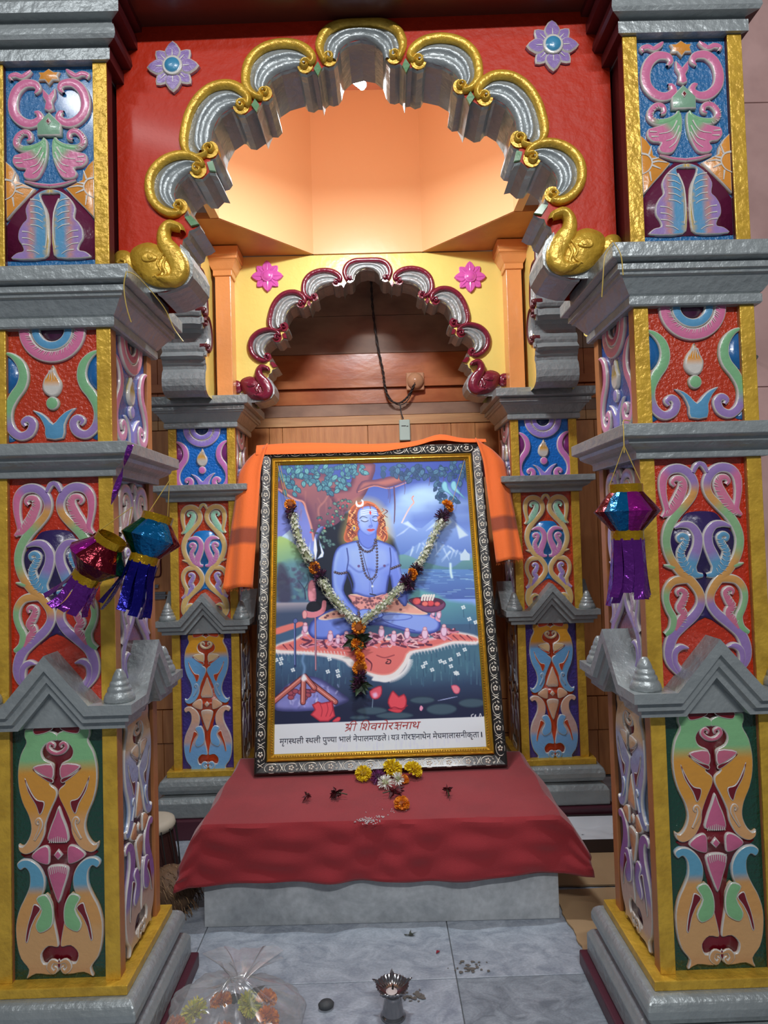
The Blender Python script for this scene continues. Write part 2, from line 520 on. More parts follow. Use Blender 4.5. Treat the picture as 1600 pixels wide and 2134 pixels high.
        sym('curl', lambda mb, g: ribbon(mb, T([(232, 960, 8), (262, 905, 12), (278, 860, 14), (264, 825, 12), (246, 842, 10), (256, 862, 6)], g), .003, [P['a3']], .0014, z0=HR))

        def petal(mb, pts, h1, h2):
            blob(mb, T(pts), HR, P['pet'], .003)
            for k in range(-4, 5):
                wline(mb, T([(383 + k * 14, h1), (383 + k * 12, h2 + abs(k) * 4)]), .0011, HR + .001)
        sym('petal', lambda mb, g: petal(mb, [(388, 748), (415, 815), (446, 900), (452, 975), (400, 990), (312, 972), (324, 900), (358, 815)], 982, 940), False)
        sym('petal', lambda mb, g: petal(mb, [(312, 1140), (380, 1124), (444, 1140), (448, 1185), (418, 1280), (380, 1378), (345, 1300), (316, 1205)], 1132, 1170), False)
        sym('petal', lambda mb, g: blob(mb, T([(204, 1068), (250, 1018), (300, 1000), (325, 1020), (328, 1078), (318, 1125), (258, 1112)], g), HR, P['pet']))
        sym('boss', lambda mb, g: blob(mb, T([(380, 1026), (412, 1065), (380, 1100), (348, 1065)]), HR, P['pet'], smooth=1), False)
        lo = [(113, 1108), (150, 1084), (206, 1090), (262, 1136), (293, 1205), (290, 1285), (264, 1345), (300, 1310), (340, 1370), (350, 1470), (375, 1600), (374, 1655), (312, 1648), (268, 1695), (282, 1752), (330, 1745), (383, 1752), (383, 1800), (330, 1830), (230, 1820), (165, 1850), (180, 1790), (130, 1720), (104, 1620), (100, 1500), (125, 1400), (160, 1330), (190, 1255), (190, 1180), (165, 1142), (136, 1156), (114, 1136)]
        sym('lower_leaf', lambda mb, g: blob(mb, T(lo, g), HR, lambda x, z: stops([P['c1'], P['c1'], P['c2'], P['c2'], P['c3'], P['c3'], P['e']], (zz(1100) - z) / (zz(1100) - zz(1830))), smooth=3))
        sym('green_leaf', lambda mb, g: blob(mb, T([(238, 1335), (300, 1308), (342, 1370), (352, 1455), (334, 1520), (262, 1555), (232, 1500), (272, 1410)], g), .0028, P['leaf'], .002, z0=HR))
        sym('notch', lambda mb, g: blob(mb, T([(224, 1368), (270, 1400), (236, 1455), (204, 1525), (182, 1612), (164, 1600), (180, 1500), (204, 1425)], g), .0015, P['core'], .0016, z0=HR))
        sym('curl', lambda mb, g: ribbon(mb, T([(383, 1750, 10), (340, 1738, 18), (318, 1775, 20), (345, 1806, 16), (365, 1785, 12), (350, 1772, 8)], g), .003, [P['e']], .0018, z0=HR * .9))
        sym('tip', lambda mb, g: blob(mb, T([(383, 1720), (398, 1755), (383, 1790), (368, 1755)]), .002, P['core'], .0012, z0=HR), False)
    if kind == 'A':
        s = .0002765
        T = lambda pts, sg=-1: [(-p[0] * s * sg, -(p[1] - 265) * s) + ((p[2] * s,) if len(p) > 2 else ()) for p in pts]
        lowf = [(-343, 1800), (-343, 1520), (-262, 1390), (-172, 1305), (-80, 1228), (0, 1212), (80, 1228), (172, 1305), (262, 1390), (343, 1520), (343, 1800)]
        sym('dark_field', lambda mb, g: blob(mb, T(lowf), .0025, P['mar'], 0, smooth=1), False)

        def corner(mb, g):
            blob(mb, T([(-343, 1020), (-290, 1068), (-252, 1130), (-245, 1180), (-115, 1245), (-188, 1330), (-255, 1400), (-330, 1485), (-343, 1490)], g), HR, P['org'], smooth=1)
            for ln in ([(-343, 1170), (-290, 1185), (-262, 1240), (-290, 1300), (-343, 1330)], [(-262, 1240), (-215, 1232), (-150, 1243)], [(-262, 1215), (-210, 1206)], [(-262, 1262), (-200, 1290)], [(-285, 1180), (-262, 1110)], [(-285, 1310), (-275, 1385)]):
                wline(mb, T(ln, g), .0022, HR + .001)
        sym('corner_flower', corner)
        sym('ribbon_scroll', lambda mb, g: ribbon(mb, T([(-290, 382, 10), (-300, 352, 22), (-255, 338, 26), (-210, 355, 24), (-165, 330, 24), (-138, 306, 14)], g), HR, [P['pink']]))
        sym('crown_flower', lambda mb, g: blob(mb, T([(-85, 318), (-40, 318), (0, 290), (40, 318), (85, 318), (70, 350), (84, 388), (32, 388), (0, 428), (-32, 388), (-84, 388), (-70, 350)]), HR, P['org'], smooth=1), False)
        sym('ring_scroll', lambda mb, g: ribbon(mb, T([(-110, 490, 12), (-85, 455, 26), (-110, 415, 34), (-190, 412, 40), (-255, 470, 42), (-282, 560, 42), (-268, 650, 42), (-205, 715, 42), (-130, 728, 38), (-72, 690, 32), (-85, 645, 24), (-112, 640, 14)], g), HR, [P['pink']]))
        sym('clasp', lambda mb, g: blob(mb, T([(-48, 448), (0, 500), (48, 448), (52, 520), (28, 560), (40, 620), (0, 640), (-40, 620), (-28, 560), (-52, 520)]), HR + .001, P['pink'], smooth=1), False)
        sym('calyx', lambda mb, g: blob(mb, T([(0, 640), (95, 735), (95, 832), (-95, 832), (-95, 735)]), HR + .002, lin((128, 166, 138)), smooth=0), False)
        sym('calyx_gem', lambda mb, g: blob(mb, T([(0, 690), (24, 722), (0, 752), (-24, 722)]), .003, P['dred'], .0016, z0=HR + .001, smooth=0), False)
        sym('leaf_curl', lambda mb, g: ribbon(mb, T([(-178, 862, 10), (-150, 850, 20), (-158, 806, 24), (-206, 796, 26), (-250, 836, 28), (-258, 890, 28), (-210, 925, 28), (-120, 915, 26), (-60, 880, 20), (-40, 846, 14)], g), HR, [P['pink'], P['pink'], P['pink'], P['grn'], P['grn']], hatch=(.3, .7, 8, (1,))))

        def palm(mb, g):
            blob(mb, T([(-30, 850), (-14, 900), (-20, 1000), (-48, 1090), (-100, 1168), (-185, 1168), (-210, 1128), (-190, 1090), (-250, 1080), (-290, 1035), (-282, 980), (-240, 962), (-160, 940), (-85, 892)], g), HR, lambda x, z: stops([P['grn'], P['grn'], P['pink'], P['pink']], (abs(x) / s / 300 + (-z / s - 585) / 330) / 1.6))
            for ln in ([(-60, 920), (-110, 1000), (-200, 1020)], [(-45, 960), (-90, 1050), (-150, 1075)], [(-40, 1010), (-80, 1090), (-130, 1130)], [(-270, 1000), (-215, 1005)], [(-260, 1040), (-205, 1040)]):
                wline(mb, T(ln, g), .0016, HR + .001)
        sym('palmette', palm)
        sym('base_band', lambda mb, g: ribbon(mb, T([(-200, 1180, 8), (-100, 1210, 16), (0, 1222, 16), (4, 1222, 16)], g), HR, [P['pink']]))

        def feather(mb, g):
            blob(mb, T([(0, 1248), (-72, 1262), (-150, 1320), (-195, 1400), (-186, 1476), (-215, 1510), (-248, 1570), (-252, 1640), (-224, 1690), (-215, 1730), (-268, 1745), (-300, 1795), (-48, 1795), (-10, 1700), (-6, 1600), (-16, 1440), (-58, 1345), (-74, 1300), (-58, 1286), (0, 1286)], g), HR, lambda x, z: stops([P['yel'], P['blu'], P['blu'], lin((190, 136, 130)), P['lil'], P['lil']], (abs(x) / s - 8) / 230))
            for k in range(9):
                y = 1330 + k * 50
                x0 = -150 - (66 if 1540 < y < 1700 else 0) - (30 if y >= 1700 else 0)
                wline(mb, T([(x0, y), (x0 + 55, y + 8), (x0 + 95, y + 34)], g), .0013, HR + .001)
            wline(mb, T([(-72, 1330), (-30, 1440), (-24, 1600), (-40, 1720)], g), .002, HR + .001)
        sym('feather_leaf', feather)
    return out


CACHE = {}


def carved(parent, kind, pk, P, x, y, z, zb, rotz, hw=.0955):
    """the recessed panel plus its motifs; (x,y,z) top centre of the panel on the pillar face, zb its bottom"""
    key = (kind, pk)
    if key not in CACHE:
        CACHE[key] = [(n, mb.mesh(n, mm, True)) for n, mm, mb in design(kind, P)]
    g = MB()
    nx, nz = 8, max(4, int((z - zb) / .03))
    vs = [((-1 + 2 * i / nx) * hw, 0, (zb - z) * j / nz) for j in range(nz + 1) for i in range(nx + 1)]
    g.add(vs, [(j * (nx + 1) + i, (j + 1) * (nx + 1) + i, (j + 1) * (nx + 1) + i + 1, j * (nx + 1) + i + 1) for j in range(nz) for i in range(nx)], P['bg'])
    g.box(-hw, hw, .0005, .012, zb - z, 0, P['bg'])
    p = obj('carved_panel', g, M_GROUND, parent, (x, y, z), (0, 0, rotz))
    for n, me in CACHE[key]:
        link(n, me, p)
    return p


# ------------------------------------------------------------------ mouldings
def ring(mb, prof, h, col=None, mi_side=None):
    n = len(prof)
    vs = []
    for e, z in prof:
        a = h + e
        vs += [(-a, -a, z), (a, -a, z), (a, a, z), (-a, a, z)]
    fs, = [[]]
    for i in range(n - 1):
        for k in range(4):
            mb_f = (i * 4 + k, i * 4 + (k + 1) % 4, (i + 1) * 4 + (k + 1) % 4, (i + 1) * 4 + k)
            fs.append(mb_f)
    fs += [(3, 2, 1, 0), tuple((n - 1) * 4 + k for k in range(4))]
    o = len(mb.f)
    mb.add(vs, fs, col)
    if mi_side is not None:
        for i in range(n - 1):
            for k in (1, 3):
                mb.fm[o + i * 4 + k] = mi_side
    return mb


def scaled(prof, z0, z1):
    """profile given with z from 0 (bottom) to 1 (top)"""
    return [(e, z0 + t * (z1 - z0)) for e, t in prof]


CAPITAL = [(-.01, 0), (.010, 0), (.013, .03), (.013, .17), (.010, .19), (.014, .22), (.022, .32), (.030, .42), (.034, .47), (.040, .49), (.041, .54), (.047, .56), (.047, .67), (.044, .69), (.052, .71), (.061, .73), (.062, .75), (.062, .985), (.060, 1), (-.01, 1)]
LEDGE = [(-.01, 0), (.010, 0), (.011, .03), (.011, .2), (.014, .25), (.026, .34), (.034, .44), (.036, .55), (.042, .58), (.048, .62), (.050, .65), (.050, .98), (.048, 1), (-.01, 1)]
CROWN = [(-.01, 0), (.012, 0), (.012, .16), (.008, .165), (.008, .21), (.028, .22), (.032, .27), (.030, .36), (.026, .43), (.022, .44), (.022, .5), (.044, .51), (.044, .66), (.036, .67), (.036, .76), (.054, .77), (.056, 1.0), (-.01, 1)]


def gable(mb, h, zs, za, v, e0):
    """stepped gable running round the four faces: zs shoulder height, za apex height, v valley half-distance"""
    prof = [(-.01, 0), (e0, 0), (e0, .020), (e0 - .006, .022), (e0 - .010, .024), (e0 - .010, .036), (e0 - .018, .039), (e0 - .021, .041), (e0 - .021, .052), (-.01, .053)]
    sl = (za - zs) / v
    k = math.sqrt(1 + sl * sl)
    n = len(prof)
    for q in range(4):
        R = Matrix.Rotation(q * PI / 2, 3, 'Z')
        vs = []
        for e, d in prof:
            y = -(h + e)
            vx = max(v - d * (k - 1) / sl, .004) if d else v
            row = [(-(h + e), y, zs - d), (-vx, y, zs - d), (0, y, za - d * k), (vx, y, zs - d), (h + e, y, zs - d)]
            vs += [R @ Vector(p) for p in row]
        fs = [(i * 5 + j, (i + 1) * 5 + j, (i + 1) * 5 + j + 1, i * 5 + j + 1) for i in range(n - 1) for j in range(4)]
        mb.add(vs, fs)
        y = -(h + .010)
        mb.add([R @ Vector(p) for p in [(-v, y, zs - .052), (v, y, zs - .052), (0, y, za - .055)]], [(0, 1, 2)])
        mb.add([R @ Vector(p) for p in [(-v, y, zs - .052), (v, y, zs - .052), (v, -h + .01, zs - .052), (-v, -h + .01, zs - .052)]], [(0, 3, 2, 1)])
    return mb


BELL = [(0, 0), (.030, 0), (.031, .006), (.0295, .013), (.0265, .019), (.0235, .022), (.0245, .024), (.0225, .030), (.019, .033), (.0198, .035), (.018, .041), (.0145, .044), (.015, .046), (.013, .052), (.0105, .058), (.0085, .062), (.0055, .066), (0, .067)]


def pillar(label, x, y, side, front, z, rotz=0):
    """side: +1 when the inner face looks to +x. z: dict of heights. front: 'front' or 'back'"""
    t = thing('carved_pillar', label, 'pillar', (x, y, 0), (0, 0, rotz), 'carved pillars of the canopy')
    h = .125
    fr = front == 'front'
    sections = [('D', z['b1'], z['b0'] + .02), ('C', z['gs'] - .04, z['l3']), ('B', z['l0'] - .01, z['c3']), ('A', z['ct'] - .01, z['t0'])] if fr else [('D', z['b1'], z['b0'] + .02), ('C', z['gs'] - .04, z['l3']), ('B', z['l0'] - .01, z['c3'])]
    pals = {'A': ('A', P_A), 'B': ('B', P_B if fr else P_Bb), 'C': ('C', P_C if fr else P_Cb), 'D': ('D', P_D if fr else P_Db)}
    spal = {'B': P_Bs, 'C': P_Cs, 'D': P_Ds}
    for k, z0, z1 in sections:
        smat = M_MAROON if k == 'A' else M_ORANGE
        obj('shaft', MB().box(-.112, .112, -.112, .112, z0 - .01, z1 + .01), smat, t)
        for sx in (-1, 1):
            for sy in (-1, 1):
                obj('corner_post', MB().box(min(sx * .0955, sx * h), max(sx * .0955, sx * h), min(sy * .0955, sy * h), max(sy * .0955, sy * h), z0 - .005, z1 + .005), smat, t, bevel=.0015)
            obj('gold_strip', MB().box(min(sx * .0957, sx * .1258), max(sx * .0957, sx * .1258), -.1285, -.1235, z0, z1), M_GOLD, t, bevel=.0012)
        ztop = {'A': z['t0'], 'B': z['c3'], 'C': z['l3'], 'D': z['b0']}[k]
        carved(t, k, front + k, pals[k][1], 0, -.1165, ztop, z0, 0)
        if k != 'A':
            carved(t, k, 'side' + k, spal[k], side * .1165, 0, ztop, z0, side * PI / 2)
    # mouldings
    obj('capital', ring(MB(), scaled(CAPITAL, z['c3'], z['ct']), h), M_SILVER, t)
    obj('ledge', ring(MB(), scaled(LEDGE, z['l3'], z['l0']), h), M_SILVER, t)
    obj('gable_band', gable(MB(), h, z['gs'], z['ap'], .088, .050), M_SILVER, t)
    for sx in (-1, 1):
        for sy in (-1, 1):
            obj('bell_finial', MB().lathe(BELL, 20), M_SILVER, t, (sx * .137, sy * .137, z['gs'] - .001), smooth=True)
    if fr:
        obj('crown_moulding', ring(MB(), scaled(CROWN, z['t0'], z['t0'] + .155), h, mi_side=1), [M_SILVER, M_MAROON], t)
        obj('upper_block', MB().box(-.17, .17, -.17, .17, z['t0'] + .15, z['t0'] + .4), M_SILVER, t)
    a, b, c = z['base']
    obj('gold_plinth_slab', MB().box(-h - .022, h + .022, -h - .022, h + .022, a, z['b1']), M_GOLD, t, bevel=.002)
    r = (a - b)
    obj('torus_moulding', ring(MB(), [(-.02, b), (.030, b), (.040, b + r * .12), (.047, b + r * .35), (.047, b + r * .6), (.042, b + r * .85), (.032, a), (-.02, a)], h), M_SILVER, t, smooth=False, bevel=.004)
    r = b - .006 - c
    obj('plinth_moulding', ring(MB(), [(-.02, c), (.052, c), (.056, c + .004), (.056, c + r * .75), (.047, c + r * .95), (.040, b - .006), (.026, b), (-.02, b)], h), M_SILVER, t, bevel=.002)
    obj('plinth', MB().box(-h - .072, h + .072, -h - .072, h + .072, 0, c), M_PLINTH, t, bevel=.004)
    return t


ZF = dict(t0=2.1155, ct=1.652, c3=1.5387, l0=1.290, l3=1.2226, gs=.755, ap=.858, b0=.700, b1=.1836, base=(.164, .108, .036))
ZB = dict(t0=2.1, ct=1.613, c3=1.5007, l0=1.285, l3=1.2246, gs=.783, ap=.882, b0=.728, b1=.2286, base=(.207, .148, .070))

# ------------------------------------------------------------------ the setting
def marble(name, base, vein, sc_=6, rough=.32):
    m = bpy.data.materials.new(name)
    m.use_nodes = True
    nt = m.node_tree
    b = nt.nodes['Principled BSDF']
    N, L = nt.nodes.new, nt.links.new
    tc = N('ShaderNodeTexCoord')
    mp = N('ShaderNodeMapping')
    mp.inputs['Rotation'].default_value = (0, 0, .5)
    mp.inputs['Scale'].default_value = (1, 1.5, 1)
    L(tc.outputs['Object'], mp.inputs[0])
    n1 = N('ShaderNodeTexNoise')
    n1.inputs['Scale'].default_value = sc_
    n1.inputs['Detail'].default_value = 9
    n1.inputs['Roughness'].default_value = .66
    n1.inputs['Distortion'].default_value = 1.2
    L(mp.outputs[0], n1.inputs[0])
    r1 = N('ShaderNodeValToRGB')
    r1.color_ramp.elements[0].position = .36
    r1.color_ramp.elements[0].color = lin(vein)
    r1.color_ramp.elements[1].position = .62
    r1.color_ramp.elements[1].color = lin(base)
    L(n1.outputs[0], r1.inputs[0])
    n2 = N('ShaderNodeTexNoise')
    n2.inputs['Scale'].default_value = sc_ * 14
    n2.inputs['Detail'].default_value = 5
    L(mp.outputs[0], n2.inputs[0])
    mx = N('ShaderNodeMixRGB')
    mx.blend_type = 'OVERLAY'
    mx.inputs[0].default_value = .3
    L(r1.outputs[0], mx.inputs[1])
    L(n2.outputs[0], mx.inputs[2])
    L(mx.outputs[0], b.inputs['Base Color'])
    b.inputs['Roughness'].default_value = rough
    return m


M_MARBLE = marble('floor_marble', (174, 181, 190), (134, 142, 154), 11)
M_MARBLE2 = marble('floor_marble_stained', (152, 160, 168), (112, 120, 128), 14)
M_BLOCK = marble('platform_marble', (184, 188, 190), (152, 157, 160), 4)


def stained(name, c1, c2, rough, sc_, coat=0, stretch=(1, 1, 1), bump=.15):
    return mat(name, c1, rough, coat=coat, bump=bump, bscale=sc_ * 3, var=.8, vscale=sc_, col2=c2, stretch=stretch)


M_WOOD_O = stained('orange_varnished_wood', (196, 120, 74), (162, 90, 54), .26, 7, .5, (1, 1, 2))
M_WOOD_T = stained('tan_wood', (206, 156, 106), (176, 126, 84), .5, 5, 0, (1, 1, 9))
M_WOOD_G = stained('grey_stained_wood', (160, 124, 100), (116, 86, 70), .55, 6, 0, (1, 1, 2))
M_WOOD_V = stained('upright_orange_boards', (204, 138, 84), (178, 112, 66), .42, 6, .2, (9, 9, 1))
M_PINKW = stained('dusty_pink_board', (205, 165, 158), (178, 140, 134), .6, 7)

fl = tag(obj('floor', MB().box(-2.6, 2.6, -2.4, 3.0, -.06, -.004), mat('floor_bed', (96, 98, 100), .6)), kind='structure')
xs = [-2.5, -1.83, -1.167, -.5, .167, .83, 1.5, 2.17]
ys = [-1.5, -.87, -.245, .38, 1.005, 1.63, 2.255, 2.88]
for i in range(len(xs) - 1):
    for j in range(len(ys) - 1):
        g = .0012
        o = obj('marble_tile', MB().box(-.5 * (xs[i + 1] - xs[i]) + g, .5 * (xs[i + 1] - xs[i]) - g, -.3125 + g, .3125 - g, -.012, 0),
                M_MARBLE2 if (xs[i] > .1 and ys[j] < 1.2) else M_MARBLE, fl, ((xs[i] + xs[i + 1]) / 2, (ys[j] + ys[j + 1]) / 2, 0), bevel=.0008, seg=1)

wb = tag(obj('wall_back', MB().box(-2.6, 2.6, 2.93, 3.05, 0, 3.4), M_WOOD_G), kind='structure')


def board(x0, x1, z0, z1, m, d=0, name='plank'):
    obj(name, MB().box(x0 + .0008, x1 - .0008, 2.905 - d, 2.935, z0 + .0008, z1 - .0008), m, wb, bevel=.0012, seg=1)


for z0, z1, m in ((2.5, 3.4, M_WOOD_G), (2.06, 2.5, M_WOOD_G), (1.889, 2.06, M_WOOD_G), (1.77, 1.889, M_WOOD_O), (1.663, 1.732, M_WOOD_O), (1.61, 1.663, M_WOOD_G), (1.567, 1.61, M_WOOD_T)):
    for a, b in ((-2.6, -.95), (-.95, .95), (.95, 2.6)):
        board(a, b, z0, z1, m, .004 if m is M_WOOD_T else 0)
board(-2.6, 2.6, 1.732, 1.77, M_WOOD_O, .018, 'rail')
for a, b, m in ((-2.6, -1.35, M_WOOD_V), (-1.35, -1.04, M_WOOD_V), (-1.04, -.86, M_WOOD_V), (-.86, -.46, M_WOOD_V), (-.46, -.402, M_WOOD_V), (-.402, -.024, M_WOOD_V), (-.024, .346, M_WOOD_V), (.346, .453, M_WOOD_V), (.453, .86, M_WOOD_V), (.86, .985, M_WOOD_V), (.985, 1.5, M_WOOD_V), (1.5, 2.6, M_WOOD_V)):
    board(a, b, .345, 1.565, m, .003 * ((int(a * 50)) % 3))
for a, b in ((-2.6, -.95), (-.95, 0), (0, .95), (.95, 2.6)):
    board(a, b, .2, .343, M_WOOD_V, .012, 'rail')
    board(a, b, 0, .198, M_WOOD_V)
# door bolt and finger pull on the left boards
hb = MB().box(-.985, -.925, 2.888, 2.902, .825, .858)
hb.box(-.975, -.955, 2.884, 2.895, .875, .89)
hb.tube([(-.99, 2.884, .842), (-.87, 2.884, .842)], .0045, 8)
obj('door_bolt', hb, M_STEEL, wb, bevel=.002)
pl = MB().tube(cr([(-.975, 2.898, 1.06), (-.95, 2.896, 1.055), (-.948, 2.896, .99), (-.95, 2.896, .93), (-.975, 2.898, .922)], 4), .0035, 6)
obj('finger_pull', pl, M_MAROON, wb)

wr = tag(obj('wall_right', MB().box(.98, 2.6, 2.02, 2.1, 0, 3.4), M_PINKW), kind='structure')
for z0, z1 in ((0, .62), (.622, 1.503), (1.505, 2.4), (2.402, 3.4)):
    obj('panel', MB().box(.98, 2.6, 2.003, 2.022, z0, z1), M_PINKW, wr, bevel=.0015, seg=1)
obj('nail', MB().tube([(1.185, 2.005, 1.588), (1.178, 1.978, 1.592)], .006, 8), M_BLACK, wr)

# ------------------------------------------------------------------ canopy ceiling (octagonal drum over the four arches)
S_, C_ = .50, .21
CY = 1.985
oct_ = [(-C_, CY + S_ + .015), (C_, CY + S_ + .015), (S_, CY + C_), (S_, 1.83), (C_, 1.645), (-C_, 1.645), (-S_, 1.83), (-S_, CY + C_)]
ce = tag(link('ceiling', None, None, (0, 0, 0)), kind='structure')
ZD, ZT = 2.168, 2.81
for i in range(8):
    a, b = Vector(oct_[i]), Vector(oct_[(i + 1) % 8])
    mid = (a + b) / 2
    out = (mid - Vector((0, CY))).normalized() * .03
    zl = 2.32 if min(a.y, b.y) < 1.7 else ZD          # the front sides stand on top of the red arch
    g = MB().add([(a.x, a.y, zl), (b.x, b.y, zl), (b.x, b.y, ZT), (a.x, a.y, ZT), (a.x + out.x, a.y + out.y, zl), (b.x + out.x, b.y + out.y, zl), (b.x + out.x, b.y + out.y, ZT), (a.x + out.x, a.y + out.y, ZT)],
                 [(0, 1, 2, 3), (7, 6, 5, 4), (0, 4, 5, 1), (3, 2, 6, 7), (0, 3, 7, 4), (1, 5, 6, 2)])
    obj('wall_panel', g, M_DRUM, ce)
top = MB().add([(x * 1.05, CY + (y - CY) * 1.05, ZT) for x, y in oct_] + [(x * 1.05, CY + (y - CY) * 1.05, ZT + .04) for x, y in oct_], [tuple(range(8)), tuple(range(15, 7, -1))] + [(i, (i + 1) % 8, 8 + (i + 1) % 8, 8 + i) for i in range(8)])
obj('top_panel', top, M_DRUMTOP, ce)
M_SQ = mat('ochre_soffit_paint', (206, 140, 74), .5, bump=.3, bscale=30, var=.5, vscale=9, col2=(176, 108, 60))
for sx in (-1, 1):
    for yy, s2, ym in ((CY + S_ + .015, 1, CY + C_),):
        p = [(sx * (C_ + .004), yy), (sx * .6, yy), (sx * .6, ym), (sx * S_ + sx * .003, ym + s2 * .003)]
        n = 4
        g = MB().add([(x, y, ZD - .0015) for x, y in p] + [(x, y, ZD + .02) for x, y in p], [tuple(range(n)), tuple(range(2 * n - 1, n - 1, -1))] + [(i, (i + 1) % n, n + (i + 1) % n, n + i) for i in range(n)])
        obj('corner_soffit', g, M_SQ, ce)
# corner pilasters at the back of the canopy
PC = [(-.004, 0), (.004, 0), (.006, .02), (.006, .2), (.010, .25), (.022, .5), (.026, .55), (.030, .57), (.030, .66), (.034, .7), (.036, 1), (-.004, 1)]
# entablature over the front arch
obj('trim_1', MB().box(-.56, .56, 1.335, 1.64, 2.247, 2.5), M_BROWN, None, (0, 0, 0), (0, 0, 0), bevel=.004)['kind'] = 'structure'

# ------------------------------------------------------------------ arches
def AX(cx, cy, *w_):
    p = (.37398e-3 * cx - .00799e-3 * cy - .5512, -.0082e-3 * cx - .38078e-3 * cy + 2.2740)
    return p + tuple(q * .00037 for q in w_)


def volute(cx, cy, r, ang, ccw_screen, n=9):
    """join angle given as on screen (0 right, 90 down)"""
    x, z = AX(cx, cy)
    return spiral(x, z, r * .00037, -math.radians(ang), 1.2, not ccw_screen, n)


W = 27
LOBES = [  # half arch: centre lobe half, then three lobes
    dict(L=(1285, 280, 50, 140, True), mid=[(1240, 262, 20), (1228, 200, W), (1262, 125, W), (1330, 85, W), (1400, 76, W), (1471, 74, W)], R=None, arc=[(1330, 300), (1338, 262), (1350, 228), (1400, 183), (1471, 165)]),
    dict(L=(895, 485, 48, 120, True), mid=[(835, 500, 20), (792, 455, W), (782, 390, W), (795, 315, W), (835, 255, W), (905, 208, W), (1000, 188, W), (1090, 198, W), (1155, 235, W), (1188, 280, 22)], R=(1140, 320, 50, -10, False), arc=[(895, 470), (905, 438), (934, 395), (995, 355), (1062, 336), (1100, 328), (1130, 318)]),
    dict(L=(565, 820, 54, 130, True), mid=[(470, 868, 18), (425, 830, 22), (410, 770, W), (420, 690, W), (445, 600, W), (495, 515, W), (565, 455, W), (640, 432, W), (710, 438, W), (768, 475, W), (798, 520, 22)], R=(755, 560, 52, 0, False), arc=[(560, 800), (572, 768), (586, 690), (630, 612), (690, 570), (715, 564), (745, 556)]),
    dict(L=(385, 1160, 50, 85, True), mid=[(345, 1204, 24), (280, 1180, 27), (222, 1118, 28), (203, 1035, 28), (222, 955, 28), (285, 888, 27), (365, 855, 25), (440, 855, 24), (500, 882, 20)], R=(495, 940, 54, -40, False), arc=[(375, 1150), (356, 1108), (352, 1066), (378, 1010), (430, 962), (450, 952), (480, 940)]),
]
INTR = [(1471, 165), (1400, 183), (1350, 228), (1340, 262), (1334, 292), (1312, 322), (1280, 331), (1252, 322), (1228, 345), (1218, 392), (1206, 352), (1180, 350), (1150, 370), (1112, 360), (1093, 328), (1062, 336), (995, 355), (934, 395), (905, 438), (936, 462), (943, 500), (915, 530), (880, 528), (866, 560), (850, 606), (832, 570), (806, 588), (775, 610), (735, 604), (706, 572), (690, 570), (630, 612), (586, 690), (572, 768), (606, 796), (616, 840), (596, 868), (566, 876), (580, 915), (600, 958), (560, 952), (546, 966), (520, 992), (475, 990), (446, 958), (430, 962), (378, 1010), (352, 1066), (356, 1108), (400, 1112), (432, 1150), (428, 1184), (408, 1212), (450, 1240), (503, 1270), (470, 1292), (440, 1300), (430, 1335), (404, 1352), (396, 1392), (440, 1432), (466, 1500), (462, 1570), (430, 1618), (360, 1648), (300, 1665), (250, 1668)]


